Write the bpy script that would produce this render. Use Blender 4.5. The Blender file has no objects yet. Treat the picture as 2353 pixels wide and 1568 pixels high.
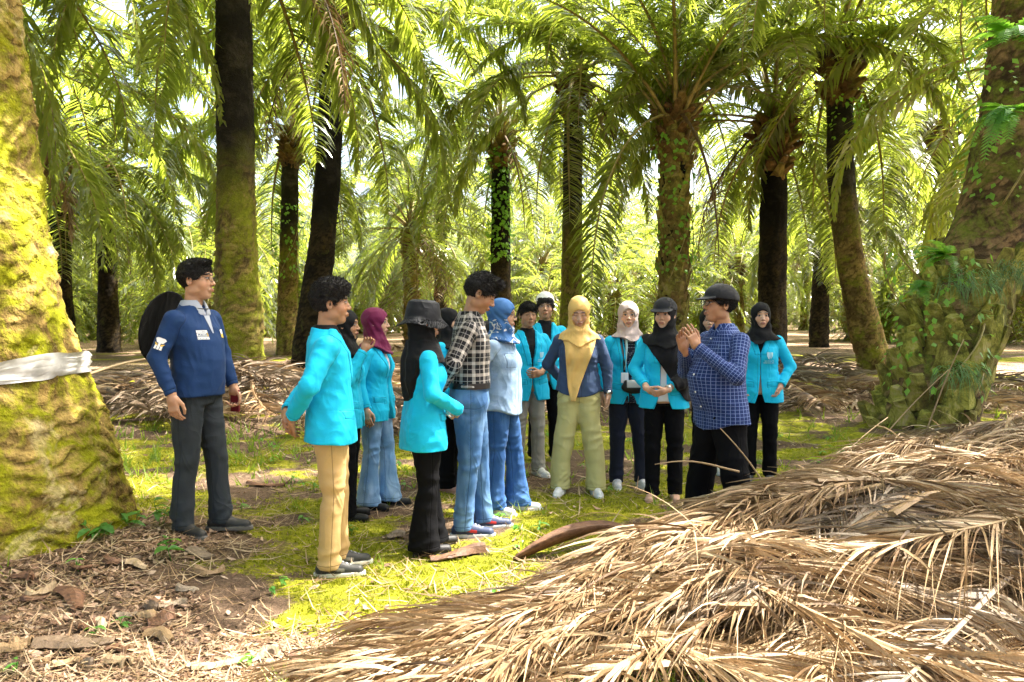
import bpy, math, random
import numpy as np
from mathutils import Vector, Matrix
R = math.radians
sc = bpy.context.scene
# ---------------------------------------------------------------- camera
CAMZ = 1.5; PITCH = R(2.07); FPX = 1830.0
cam_d = bpy.data.cameras.new('camera'); cam = bpy.data.objects.new('camera', cam_d)
sc.collection.objects.link(cam); sc.camera = cam
cam_d.sensor_width = 36; cam_d.lens = 36 * FPX / 2353; cam_d.clip_start = .05; cam_d.clip_end = 2000
cam.location = (0, 0, CAMZ); cam.rotation_euler = (math.pi/2 - PITCH, 0, 0)
# ---------------------------------------------------------------- sky, sun, exposure
SUN_AZ = R(68); SUN_EL = R(57)      # azimuth measured from +Y towards +X
w = bpy.data.worlds.new('World'); sc.world = w; w.use_nodes = True
nt = w.node_tree; nt.nodes.clear()
sky = nt.nodes.new('ShaderNodeTexSky'); sky.sky_type = 'NISHITA'; sky.sun_disc = False
sky.sun_elevation = SUN_EL; sky.sun_rotation = SUN_AZ; sky.air_density = 1.0; sky.dust_density = 6; sky.ozone_density = 1.0
bg = nt.nodes.new('ShaderNodeBackground'); bg.inputs[1].default_value = .15
wo = nt.nodes.new('ShaderNodeOutputWorld'); nt.links.new(sky.outputs[0], bg.inputs[0]); nt.links.new(bg.outputs[0], wo.inputs[0])
sl = bpy.data.lights.new('sun', 'SUN'); sl.energy = 5.0; sl.angle = R(.53); sl.color = (1, .94, .84)
so = bpy.data.objects.new('sun', sl); sc.collection.objects.link(so)
SUND = Vector((math.sin(SUN_AZ)*math.cos(SUN_EL), math.cos(SUN_AZ)*math.cos(SUN_EL), math.sin(SUN_EL)))
so.rotation_euler = SUND.to_track_quat('Z', 'Y').to_euler(); so.location = (0, 0, 30)
sc.view_settings.view_transform = 'Standard'; sc.view_settings.look = 'None'
sc.view_settings.exposure = 2.3; sc.view_settings.gamma = 1
sc.cycles.max_bounces = 7; sc.cycles.diffuse_bounces = 4; sc.cycles.glossy_bounces = 2; sc.cycles.transmission_bounces = 5
sc.cycles.transparent_max_bounces = 8; sc.cycles.caustics_reflective = False; sc.cycles.caustics_refractive = False
sc.cycles.sample_clamp_indirect = 6; sc.cycles.use_adaptive_sampling = True; sc.cycles.adaptive_threshold = .02
sc.cycles.use_denoising = True
try: sc.cycles.denoiser = 'OPENIMAGEDENOISE'; sc.cycles.denoising_prefilter = 'ACCURATE'
except Exception: pass
# ---------------------------------------------------------------- helpers
def px(dx, dy, Y):
    """point at depth Y under photo position (dx, dy) (2353 wide frame)"""
    x = (dx - 1176.5) / FPX; u = -(dy - 784) / FPX; c, s = math.cos(PITCH), math.sin(PITCH)
    d = Vector((x, c + u*s, -s + u*c)); return Vector((0, 0, CAMZ)) + d * (Y / d.y)
def gp(dx, dy, z=0):
    x = (dx - 1176.5) / FPX; u = -(dy - 784) / FPX; c, s = math.cos(PITCH), math.sin(PITCH)
    d = Vector((x, c + u*s, -s + u*c)); return Vector((0, 0, CAMZ)) + d * ((z - CAMZ) / d.z)
def tag(o, label=None, cat=None, group=None, kind=None):
    if label: o['label'] = label
    if cat: o['category'] = cat
    if group: o['group'] = group
    if kind: o['kind'] = kind
    return o
def empty(name, loc=(0, 0, 0), rz=0):
    o = bpy.data.objects.new(name, None); o.empty_display_size = .2; o.location = loc; o.rotation_euler = (0, 0, rz)
    sc.collection.objects.link(o); return o
def link(name, me, parent=None):
    o = bpy.data.objects.new(name, me); sc.collection.objects.link(o)
    if parent is not None: o.parent = parent
    return o
def npmesh(name, V, F, mat=None, smooth=True, mats=None, mi=None, uv=None, col=None, attrs=None):
    """V (n,3), F: array (m,k) or list of such arrays"""
    me = bpy.data.meshes.new(name)
    Fs = [f for f in (F if isinstance(F, list) else [F]) if len(f)]
    V = np.asarray(V, np.float32)
    me.vertices.add(len(V)); me.vertices.foreach_set('co', V.ravel())
    nl = sum(f.size for f in Fs); nf = sum(len(f) for f in Fs)
    me.loops.add(nl); me.polygons.add(nf)
    me.loops.foreach_set('vertex_index', np.concatenate([f.ravel() for f in Fs]).astype(np.int32))
    tot = np.concatenate([np.full(len(f), f.shape[1]) for f in Fs]); st = np.concatenate([[0], np.cumsum(tot)[:-1]])
    me.polygons.foreach_set('loop_start', st.astype(np.int32))
    try: me.polygons.foreach_set('loop_total', tot.astype(np.int32))
    except Exception: pass
    me.polygons.foreach_set('use_smooth', np.full(nf, smooth))
    for m in (mats or ([mat] if mat else [])): me.materials.append(m)
    if mi is not None: me.polygons.foreach_set('material_index', np.asarray(mi, np.int32))
    if col is not None:
        a = me.color_attributes.new('col', 'FLOAT_COLOR', 'POINT')
        c4 = np.ones((len(V), 4), np.float32); c4[:, :3] = col; a.data.foreach_set('color', c4.ravel())
    for k, v in (attrs or {}).items():
        if v.ndim == 1:
            a = me.attributes.new(k, 'FLOAT', 'POINT'); a.data.foreach_set('value', v.astype(np.float32))
        else:
            a = me.attributes.new(k, 'FLOAT_VECTOR', 'POINT'); a.data.foreach_set('vector', v.astype(np.float32).ravel())
    me.update(calc_edges=True); me.validate()
    return me
class Acc:
    """collects geometry with a value per vertex"""
    def __init__(s): s.V = []; s.Q = []; s.T = []; s.n = 0; s.A = []
    def add(s, V, Q=None, T=None, a=0.0):
        V = np.asarray(V, float).reshape(-1, 3)
        if Q is not None and len(Q): s.Q.append(np.asarray(Q, int).reshape(-1, 4) + s.n)
        if T is not None and len(T): s.T.append(np.asarray(T, int).reshape(-1, 3) + s.n)
        s.V.append(V); s.A.append(np.broadcast_to(np.asarray(a, float), (len(V),)).copy()); s.n += len(V)
    def tube(s, P, rad, k=6, a=0.0, flat=1.0, cap=True, up=(0, 0, 1)):
        P = np.asarray(P, float); n = len(P); rad = np.broadcast_to(np.asarray(rad, float), (n,))
        T = np.gradient(P, axis=0); T /= np.linalg.norm(T, axis=1)[:, None] + 1e-9
        up = np.asarray(up, float); S = np.cross(T, up); ln = np.linalg.norm(S, axis=1)
        S[ln < .05] = (1, 0, 0); S /= np.linalg.norm(S, axis=1)[:, None]; U = np.cross(S, T)
        an = np.arange(k) * 2 * np.pi / k
        V = P[:, None] + rad[:, None, None] * (np.cos(an)[None, :, None] * S[:, None] + flat * np.sin(an)[None, :, None] * U[:, None])
        i = np.arange(n-1)[:, None] * k; j = np.arange(k)[None]; j2 = (j + 1) % k
        Q = np.stack([i + j, i + j2, i + k + j2, i + k + j], -1).reshape(-1, 4)
        Tr = []
        V = V.reshape(-1, 3)
        if cap:
            V = np.vstack([V, P[0], P[-1]])
            for q in range(k):
                Tr.append([n*k, (q+1) % k, q]); Tr.append([n*k+1, (n-1)*k + q, (n-1)*k + (q+1) % k])
        s.add(V, Q, Tr, a)
    def arrays(s):
        V = np.vstack(s.V); F = []
        if s.Q: F.append(np.vstack(s.Q))
        if s.T: F.append(np.vstack(s.T))
        return V, F, np.concatenate(s.A)
    def mesh(s, name, mat, smooth=True, att='v'):
        V, F, A = s.arrays(); return npmesh(name, V, F, mat, smooth, attrs={att: A})
_perm = np.random.RandomState(5).permutation(512)
_g3 = np.random.RandomState(6).uniform(-1, 1, (512, 3)); _g3 /= np.linalg.norm(_g3, axis=1)[:, None]
def noise(P, f=1.0, seed=0):
    """gradient noise, about -1..1"""
    P = np.asarray(P, float) * f + seed * 17.13
    I = np.floor(P).astype(int); D = P - I; U = D*D*D*(D*(D*6-15)+10); out = 0
    for a in (0, 1):
        for b in (0, 1):
            for c in (0, 1):
                h = _perm[(_perm[(_perm[(I[..., 0]+a) & 511] + I[..., 1]+b) & 511] + I[..., 2]+c) & 511]
                g = _g3[h]; dd = D - (a, b, c)
                wt = (U[..., 0] if a else 1-U[..., 0])*(U[..., 1] if b else 1-U[..., 1])*(U[..., 2] if c else 1-U[..., 2])
                out = out + wt * (g*dd).sum(-1)
    return out * 1.6
def fbm(P, f=1.0, o=4, seed=0):
    r = 0; a = 1
    for i in range(o): r = r + a*noise(P, f*2**i, seed+i); a *= .5
    return r / 1.6
def sstep(a, b, x):
    t = np.clip((x-a)/(b-a), 0, 1); return t*t*(3-2*t)
# ---------------------------------------------------------------- materials
class NT:
    def __init__(s, name):
        s.m = bpy.data.materials.new(name); s.m.use_nodes = True; s.t = s.m.node_tree; s.t.nodes.clear()
        s.o = s.n('OutputMaterial')
    def n(s, ty, **kw):
        nd = s.t.nodes.new('ShaderNode' + ty)
        for k, v in kw.items():
            if k.startswith('i_'): nd.inputs[int(k[2:]) if k[2:].isdigit() else k[2:].replace('_', ' ')].default_value = v
            else: setattr(nd, k, v)
        return nd
    def l(s, a, b): s.t.links.new(a, b); return s
    def attr(s, name, vec=False):
        return s.n('Attribute', attribute_name=name).outputs['Vector' if vec else 'Fac']
    def colattr(s, name): return s.n('Attribute', attribute_name=name).outputs['Color']
    def coord(s, k='Object'): return s.n('TexCoord').outputs[k]
    def noise(s, v, scale, detail=4, rough=.55, dist=0):
        nd = s.n('TexNoise'); nd.inputs['Scale'].default_value = scale; nd.inputs['Detail'].default_value = detail
        nd.inputs['Roughness'].default_value = rough; nd.inputs['Distortion'].default_value = dist
        if v is not None: s.l(v, nd.inputs['Vector'])
        return nd.outputs['Fac']
    def ramp(s, f, stops, interp='LINEAR'):
        nd = s.n('ValToRGB'); cr = nd.color_ramp; cr.interpolation = interp
        while len(cr.elements) > 1: cr.elements.remove(cr.elements[-1])
        for i, (p, c) in enumerate(stops):
            e = cr.elements[0] if i == 0 else cr.elements.new(p)
            e.position = p; e.color = tuple(c) + (1,) if not isinstance(c, (int, float)) else (c, c, c, 1)
        s.l(f, nd.inputs[0]); return nd.outputs[0]
    def mix(s, f, a, b, mode='MIX'):
        nd = s.n('Mix', data_type='RGBA', blend_type=mode)
        for v, k in ((f, 0), (a, 6), (b, 7)):
            if isinstance(v, (int, float)): nd.inputs[k].default_value = v if k == 0 else (v, v, v, 1)
            elif isinstance(v, tuple): nd.inputs[k].default_value = v + (1,)
            else: s.l(v, nd.inputs[k])
        return nd.outputs[2]
    def math(s, op, a, b=0.0, c=0.0):
        nd = s.n('Math', operation=op)
        for v, k in ((a, 0), (b, 1), (c, 2)):
            if isinstance(v, (int, float)): nd.inputs[k].default_value = v
            else: s.l(v, nd.inputs[k])
        return nd.outputs[0]
    def map(s, v, scale=(1, 1, 1), loc=(0, 0, 0)):
        nd = s.n('Mapping'); nd.inputs['Scale'].default_value = scale; nd.inputs['Location'].default_value = loc
        s.l(v, nd.inputs[0]); return nd.outputs[0]
    def bump(s, h, strength=.5, dist=.01):
        nd = s.n('Bump'); nd.inputs['Strength'].default_value = strength; nd.inputs['Distance'].default_value = dist
        s.l(h, nd.inputs['Height']); return nd.outputs[0]
    def pbr(s, color, rough=.7, spec=.3, bump=None, sheen=0, coat=0, metal=0):
        p = s.n('BsdfPrincipled')
        if isinstance(color, tuple): p.inputs['Base Color'].default_value = color + (1,)
        else: s.l(color, p.inputs['Base Color'])
        if isinstance(rough, (int, float)): p.inputs['Roughness'].default_value = rough
        else: s.l(rough, p.inputs['Roughness'])
        p.inputs['Specular IOR Level'].default_value = spec; p.inputs['Metallic'].default_value = metal
        if sheen: p.inputs['Sheen Weight'].default_value = sheen
        if coat: p.inputs['Coat Weight'].default_value = coat
        if bump is not None: s.l(bump, p.inputs['Normal'])
        s.p = p; return p.outputs[0]
    def out(s, sh): s.l(sh, s.o.inputs[0]); return s.m
    def leafmix(s, sh, tcol, fac=.35):
        t = s.n('BsdfTranslucent')
        if isinstance(tcol, tuple): t.inputs[0].default_value = tcol + (1,)
        else: s.l(tcol, t.inputs[0])
        m = s.n('MixShader'); m.inputs[0].default_value = fac; s.l(sh, m.inputs[1]); s.l(t.outputs[0], m.inputs[2]); return m.outputs[0]
    def objrand(s): return s.n('ObjectInfo').outputs['Random']
def mat_leaf(name, c1, c2, tr, fac=.38, rough=.36, spec=.5):
    m = NT(name); a = m.attr('v'); n = m.noise(m.coord(), 1.3, 2)
    f = m.math('ADD', m.math('MULTIPLY', a, .55), m.math('ADD', m.math('MULTIPLY', n, .25), m.math('MULTIPLY', m.math('SUBTRACT', m.objrand(), .3), .5)))
    c = m.mix(f, c1, c2)
    t = m.mix(f, tr, tuple(min(1, x*1.5) for x in tr))
    return m.out(m.leafmix(m.pbr(c, rough, spec), t, fac))
M_LEAF = mat_leaf('palm_leaf', (.017, .033, .013), (.13, .155, .055), (.47, .56, .06), .37, .25, 1.0)
M_LEAF_LIGHT = mat_leaf('pale_palm_leaf', (.16, .26, .03), (.3, .42, .06), (.5, .65, .06), .5, .42, .4)  # paler, more translucent leaf for the near hanging frond
M_RACHIS = NT('palm_rachis'); _n = M_RACHIS.noise(M_RACHIS.coord(), 9, 3)
M_RACHIS = M_RACHIS.out(M_RACHIS.pbr(M_RACHIS.ramp(_n, [(.3, (.17, .135, .04)), (.7, (.42, .31, .11))]), .5, .4))
def mat_dry(name, cs):
    m = NT(name); a = m.attr('v'); n = m.noise(m.map(m.coord(), (1, 1, 1)), 7, 5, .65)
    f = m.math('ADD', m.math('MULTIPLY', a, .65), m.math('MULTIPLY', n, .35))
    f = m.math('ADD', f, m.math('MULTIPLY', m.math('SUBTRACT', m.objrand(), .5), .18))
    c = m.ramp(f, cs)
    fine = m.noise(m.coord(), 120, 2)
    c = m.mix(.35, c, m.ramp(fine, [(.3, (.25, .2, .15)), (.65, (1, 1, 1))]), 'MULTIPLY')
    return m.out(m.leafmix(m.pbr(c, .55, .35, m.bump(fine, .4, .004)), c, .12))
M_DRY = mat_dry('dry_palm_leaf', [(.12, (.075, .040, .019)), (.34, (.23, .14, .068)), (.58, (.39, .265, .14)), (.86, (.55, .43, .275))])
M_DRYGREY = mat_dry('grey_dry_leaf', [(.1, (.06, .04, .026)), (.4, (.18, .125, .08)), (.7, (.30, .235, .165)), (.9, (.46, .39, .30))])
# ---------------------------------------------------------------- palm fronds
def frond_arrays(L=6.0, e0=60, e1=-40, nl=100, leafL=.95, leafW=.05, seed=0, segs=3, droop=1.0, pet=.17, bend=1.0, thick=.055, rk=4, twist=0.0, side=0.0):
    """frond growing along +X from the origin, arching in the XZ plane"""
    rs = np.random.RandomState(seed); n = 22
    t = np.linspace(0, 1, n); e = np.radians(e0 + (e1 - e0) * t**bend)
    yaw = side * t**2
    dx = np.cos(e)*np.cos(yaw); dy = np.cos(e)*np.sin(yaw); dz = np.sin(e); ds = L/(n-1)
    P = np.stack([np.cumsum(dx), np.cumsum(dy), np.cumsum(dz)], 1)*ds; P -= P[0]
    A = Acc(); rad = thick*(1-t)**.8 + .006; rad[:3] *= (1.7, 1.35, 1.1)
    B = Acc(); B.tube(P, rad, rk, 0, .6)
    # leaflets
    lt = np.concatenate([np.linspace(pet, 1, nl)]*2); sd = np.repeat([1., -1.], nl); m = len(lt)
    lt = np.clip(lt + rs.uniform(-.4, .4, m)*(1-pet)/nl, 0, .999)
    f = lt*(n-1); i = np.minimum(f.astype(int), n-2); fr = (f - i)[:, None]
    O = P[i]*(1-fr) + P[i+1]*fr; T = P[i+1]-P[i]; T /= np.linalg.norm(T, axis=1)[:, None]
    S = np.cross(T, (0, 0, 1)); S /= np.linalg.norm(S, axis=1)[:, None] + 1e-9; N = np.cross(S, T)
    S = -S
    tw = twist*lt; c, s_ = np.cos(tw)[:, None], np.sin(tw)[:, None]; S, N = S*c + N*s_, N*c - S*s_
    u = (lt-pet)/(1-pet); ll = leafL*(.35 + .65*np.sin(np.pi*np.clip(u*.86+.1, 0, 1))**.7)*(1-.45*u**3)*rs.uniform(.82, 1.08, m)
    fwd = np.radians(50 - 12*np.sin(np.pi*u) - 22*u + rs.normal(0, 5, m)); fwd = np.radians(90) - fwd  # angle from tangent
    el = np.radians(rs.choice([-10, 4, 16], m) + rs.normal(0, 5, m))
    D = (np.cos(fwd)[:, None]*T + np.sin(fwd)[:, None]*(np.cos(el)[:, None]*S*sd[:, None] + np.sin(el)[:, None]*N))
    g = rs.uniform(.7, 1.1, m)*droop
    pts = [O]; d = D; k = segs
    for q in range(k):
        pts.append(pts[-1] + d*(ll/k)[:, None])
        d = d + np.array([0, 0, -1.])*(g*(.55 + .35*q)*3/k)[:, None]; d /= np.linalg.norm(d, axis=1)[:, None]
    W = leafW*rs.uniform(.8, 1.2, m)*(.6+.4*np.sin(np.pi*np.clip(u, 0, 1)))
    wid = np.linspace(0, 1, k+1); prof = np.where(wid < .3, .55+1.5*wid, 1.0-((wid-.3)/.7)**1.6*.96)
    X = np.cross(D, (0, 0, 1)); X /= np.linalg.norm(X, axis=1)[:, None] + 1e-9
    rl = rs.normal(0, .28, m); Y = np.cross(X, D); X = X*np.cos(rl)[:, None] + Y*np.sin(rl)[:, None]
    V = np.zeros((m, k+1, 2, 3))
    for q in range(k+1):
        h = X*(W*prof[q]*.5)[:, None]; V[:, q, 0] = pts[q]-h; V[:, q, 1] = pts[q]+h
    base = np.arange(m)[:, None]*2*(k+1) + np.arange(k)[None]*2
    Q = np.stack([base, base+1, base+3, base+2], -1).reshape(-1, 4)
    A.add(V.reshape(-1, 3), Q, None, np.repeat(rs.uniform(0, 1, m), 2*(k+1)))
    return A, B
def join_acc(lst, mats, name):
    V = []; F = []; MI = []; At = []; n = 0; sm = []
    for (A, mi, M) in lst:
        v, f, a = A.arrays()
        if M is not None:
            Mn = np.array(M); v = v @ Mn[:3, :3].T + Mn[:3, 3]
        V.append(v); At.append(a)
        for ff in f: F.append(ff + n); MI.append(np.full(len(ff), mi))
        n += len(v)
    return npmesh(name, np.vstack(V), F, mats=mats, mi=np.concatenate(MI), attrs={'v': np.concatenate(At)})
def frond_mesh(name, lm=None, **kw):
    A, B = frond_arrays(**kw); return join_acc([(A, 0, None), (B, 1, None)], [lm or M_LEAF, M_RACHIS], name)
def frond_mesh_dead(name, **kw):
    A, B = frond_arrays(**kw); return join_acc([(A, 0, None), (B, 0, None)], [M_DRY], name)
FT = {'up': (82, 8, 6.4), 'high': (64, -52, 7.0), 'mid': (42, -78, 7.0), 'low': (14, -87, 6.4), 'hang': (-28, -89, 5.4), 'dead': (-40, -89, 4.8)}
FR = {}
for k_, (e0, e1, L) in FT.items():
    for v_ in range(2):
        if k_ == 'dead': continue
        FR[k_, v_] = frond_mesh('frond_'+k_, L=L, e0=e0, e1=e1, seed=hash((k_, v_)) % 1 + len(FR)*7, nl=115, side=(-.35, .3)[v_], leafL=1.1, leafW=.082, droop=.8 if k_ != 'hang' else .65, bend=1.25)
FR['dead', 0] = frond_mesh_dead('frond_dead', L=4.8, e0=-35, e1=-89, seed=77, nl=60, leafL=.7, leafW=.035, droop=1.6)
def crown_list(seed, n=34, lo=0.0, dead=2):
    rs = random.Random(seed); out = []
    for i in range(n):
        az = i*2.39996 + rs.uniform(-.2, .2); u = i/(n-1)
        k = 'up' if u < .12 else 'high' if u < .32 else 'mid' if u < .56 else 'low' if u < .80 else 'hang'
        out.append((k, rs.randrange(2), az, rs.uniform(-6, 6), rs.uniform(.86, 1.05), u))
    for j in range(dead): out.append(('dead', 0, rs.uniform(0, 6.28), 0, rs.uniform(.8, 1.05), 1))
    return out
def frond_matrix(az, tilt, s, u, r):
    off = Vector((math.cos(az), math.sin(az), 0))*(r*(.25+.75*u)); off.z = .55*(1-u)
    return Matrix.Translation(off) @ Matrix.Rotation(az, 4, 'Z') @ Matrix.Rotation(R(tilt), 4, 'Y') @ Matrix.Scale(s, 4)
# joined crowns for the palms farther back
def joined_crown(seed, nl, n, segs, leafW):
    lst = []; cache = {}
    for (k, v, az, tl, s, u) in crown_list(seed, n):
        if (k, v) not in cache:
            e0, e1, L = FT[k]
            cache[k, v] = frond_arrays(L=L, e0=e0, e1=e1, seed=seed*31+len(cache), nl=nl, segs=segs, leafW=leafW, side=(-.35, .3)[v], rk=3, leafL=1.1, droop=.8, bend=1.25)
        A, B = cache[k, v]; M = frond_matrix(az, tl, s, u, .3)
        lst.append((A, 0 if k != 'dead' else 2, M)); lst.append((B, 1 if k != 'dead' else 2, M))
    return join_acc(lst, [M_LEAF, M_RACHIS, M_DRY], 'crown')
CROWN_MID = [joined_crown(s, 72, 38, 2, .092) for s in (11, 12, 13)]
CROWN_FAR = [joined_crown(s, 36, 36, 2, .14) for s in (21, 22)]
# ---------------------------------------------------------------- trunks
def mat_trunk(name, bark, dark, moss, mossamt, topdark=None, h0=2.0, h1=5.0, mscale=2.2, stain=None):
    m = NT(name); co = m.coord(); n1 = m.noise(co, 2.0, 6, .7, .4); n2 = m.noise(co, mscale, 6, .72, .6); n3 = m.noise(co, 38, 3, .6)
    d = m.attr('v')
    c = m.mix(m.ramp(n1, [(.4, 0), (.6, 1)]), bark, dark)
    c = m.mix(m.ramp(d, [(.05, .8), (.3, 0)]), c, tuple(x*.5 for x in dark))
    ms = m.ramp(n2, [(mossamt-.08, 1), (mossamt+.08, 0)])
    mc = m.mix(m.noise(co, 14, 3), tuple(x*.55 for x in moss), tuple(min(1, x*1.35) for x in moss))
    c = m.mix(ms, c, mc)
    if stain: c = m.mix(m.ramp(m.noise(co, 1.1, 5, .7, 1), [(.56, 0), (.66, 1)]), c, stain)
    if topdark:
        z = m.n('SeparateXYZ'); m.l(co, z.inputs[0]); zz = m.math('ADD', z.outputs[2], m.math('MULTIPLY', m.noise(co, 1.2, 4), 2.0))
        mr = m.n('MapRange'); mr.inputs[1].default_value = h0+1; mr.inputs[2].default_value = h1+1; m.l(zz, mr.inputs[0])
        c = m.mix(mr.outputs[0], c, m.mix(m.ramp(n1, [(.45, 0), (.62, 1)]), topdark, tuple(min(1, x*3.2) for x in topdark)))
    c = m.mix(.5, c, m.ramp(n3, [(.3, (.45, .45, .45)), (.7, (1.25, 1.25, 1.25))]), 'MULTIPLY')
    return m.out(m.pbr(c, .9, .15, m.bump(m.math('ADD', n3, m.noise(co, 9, 4)), .8, .03)))
M_TR1 = mat_trunk('mossy_bark', (.42, .29, .09), (.16, .10, .025), (.27, .27, .008), .50, mscale=4.2, stain=(.5, .40, .2))
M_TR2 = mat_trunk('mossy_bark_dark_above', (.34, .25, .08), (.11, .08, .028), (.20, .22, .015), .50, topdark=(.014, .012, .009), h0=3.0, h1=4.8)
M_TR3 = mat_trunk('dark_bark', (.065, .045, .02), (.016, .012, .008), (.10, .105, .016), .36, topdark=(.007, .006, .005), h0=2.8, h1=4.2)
M_TR4 = mat_trunk('pale_mossy_bark', (.34, .24, .08), (.12, .08, .03), (.2, .22, .02), .45, topdark=(.02, .018, .013), h0=3.2, h1=4.6)  # pale brown mossy bark, dark towards the top
M_TR13 = mat_trunk('mottled_bark', (.34, .21, .10), (.07, .045, .025), (.17, .19, .03), .45, mscale=3)
M_BOOT = NT('leaf_base_fibre'); _co = M_BOOT.coord(); _n = M_BOOT.noise(_co, 6, 5, .7)
_z = M_BOOT.mix(M_BOOT.attr('v'), M_BOOT.ramp(_n, [(.3, (.035, .022, .012)), (.55, (.17, .095, .04)), (.75, (.36, .22, .10))]), M_BOOT.ramp(M_BOOT.noise(_co, 4.5, 6, .75, .6), [(.32, (.03, .028, .012)), (.46, (.16, .16, .03)), (.56, (.38, .36, .07)), (.68, (.52, .40, .22))]))
M_BOOT = M_BOOT.out(M_BOOT.pbr(_z, .85, .2, M_BOOT.bump(M_BOOT.noise(M_BOOT.map(_co, (1, 1, .15)), 60, 3), .6, .02)))
def trunk_mesh(name, path, radii, mat, amp=.03, row=.13, nseg=56, dz=.045, seed=0, fine=0.0):
    """path: points up the trunk (local), radii at these points"""
    P = np.asarray(path, float); rr = np.asarray(radii, float)
    s = np.concatenate([[0], np.cumsum(np.linalg.norm(np.diff(P, axis=0), axis=1))]); n = max(8, int(s[-1]/dz))
    t = np.linspace(0, s[-1], n)
    def sm(y):   # smooth interpolation
        m_ = np.gradient(y, s); i = np.clip(np.searchsorted(s, t)-1, 0, len(s)-2); h = s[i+1]-s[i]; u = (t-s[i])/h
        return (1+2*u)*(1-u)**2*y[i] + u*(1-u)**2*h*m_[i] + u*u*(3-2*u)*y[i+1] + u*u*(u-1)*h*m_[i+1]
    C = np.stack([sm(P[:, k]) for k in range(3)], 1); r = sm(rr)
    an = np.arange(nseg)*2*np.pi/nseg
    A_, T_ = np.meshgrid(an, t); q = np.stack([np.cos(A_)*1.2, np.sin(A_)*1.2, T_*1.0], -1)
    wz = T_ + .13*noise(q, 1.6, seed) + .06*noise(q, 5, seed+2) + .35*row*np.sin(A_*2+seed)
    ph = (wz/row) % 1.0; rowi = np.floor(wz/row)
    brk = noise(np.stack([np.cos(A_)*2.6, np.sin(A_)*2.6, rowi*1.7], -1), 1.3, seed+5)
    lip = (1-ph)**1.6 * (0.12+1.15*np.clip(brk+.35, 0, 1.3))     # flaky leaf scars
    low = np.clip(1.25 - T_/6.0, .45, 1.2)
    disp = amp*low*(lip - .45) + .02*fbm(q, 3.1, 3, seed+9) + .045*noise(q, .9, seed+11)*(r[:, None]/.5)
    if fine:
        big = np.stack([A_*0+np.cos(A_)*r[:, None], np.sin(A_)*r[:, None], T_], -1); mo_ = np.clip(fbm(big, 4.2, 3, seed+20)*2+.35, 0, 1)
        disp = disp + fine*(mo_*(.6+.9*fbm(big, 22, 3, seed+21)) + .5*fbm(big*np.array([1, 1, 2.5]), 7, 3, seed+22))
    rad = r[:, None] + disp
    V = np.stack([C[:, 0, None] + rad*np.cos(A_), C[:, 1, None] + rad*np.sin(A_), np.broadcast_to(C[:, 2, None], A_.shape)], -1).reshape(-1, 3)
    i = np.arange(n-1)[:, None]*nseg; j = np.arange(nseg)[None]; j2 = (j+1) % nseg
    Q = np.stack([i+j, i+j2, i+nseg+j2, i+nseg+j], -1).reshape(-1, 4)
    return npmesh(name, V, Q, mat, attrs={'v': np.clip(lip*1.4, 0, 1).ravel()})
def boots_acc(A, path_f, z0, z1, rfun, seed=0, size=.3, dz=.055, out=.5, a=0.0, tip=(.35, 1.0)):
    """persistent leaf bases in a spiral"""
    rs = np.random.RandomState(seed); z = z0; i = 0
    while z < z1:
        az = i*2.39996 + rs.uniform(-.15, .15); c = path_f(z); r = rfun(z); s = size*rs.uniform(*tip)
        o = np.array([math.cos(az), math.sin(az), 0]); sd = np.array([-o[1], o[0], 0]); upv = np.array([0, 0, 1.])
        d = upv*(1-out*.5) + o*out*rs.uniform(.5, 1.2); d /= np.linalg.norm(d)
        p0 = c + o*(r-.05) - upv*.06; w0 = size*.42*rs.uniform(.8, 1.1)
        pts = []
        for q, (uu, ww, th) in enumerate(((0, 1, .10), (.45, .62, .075), (.85, .42, .055), (1, .36, .04))):
            p = p0 + d*s*uu + o*.03*uu; nn = np.cross(sd, d); w = w0*ww; tt = th*size/.3
            pts += [p - sd*w, p - sd*w*.5 + nn*tt*-1, p + sd*w*.5 - nn*tt, p + sd*w, p + nn*tt*.3]
        Q = []
        for q in range(3):
            for e in range(5): Q.append([q*5+e, q*5+(e+1) % 5, (q+1)*5+(e+1) % 5, (q+1)*5+e])
        T = [[15, 16, 19], [16, 17, 19], [17, 18, 19]]
        A.add(np.array(pts), Q, T, np.clip(a + rs.uniform(-.3, .3), 0, 1)); z += dz*rs.uniform(.8, 1.2); i += 1
def crown_base_mesh(seed=0, r=.33):
    """brown stubs, fibre and dark fruit bunches under the fronds"""
    A = Acc(); boots_acc(A, lambda z: np.array([0, 0, z]), -.9, .45, lambda z: r*(.75 + .25*(z+.9)), seed, .5, .03, .9, .12)
    A.tube([(0, 0, -1), (0, 0, -.4), (0, 0, .2), (0, 0, .6), (0, 0, .9)], [r*.85, r, r*.95, r*.6, .1], 12)
    return A.mesh('leaf_stubs', M_BOOT, False)
CB = [crown_base_mesh(s) for s in (1, 2, 3)]
M_FRUIT = NT('fruit'); _n = M_FRUIT.noise(M_FRUIT.coord(), 40, 2)
M_FRUIT = M_FRUIT.out(M_FRUIT.pbr(M_FRUIT.ramp(_n, [(.4, (.012, .008, .008)), (.7, (.10, .035, .015))]), .4, .5))
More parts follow.
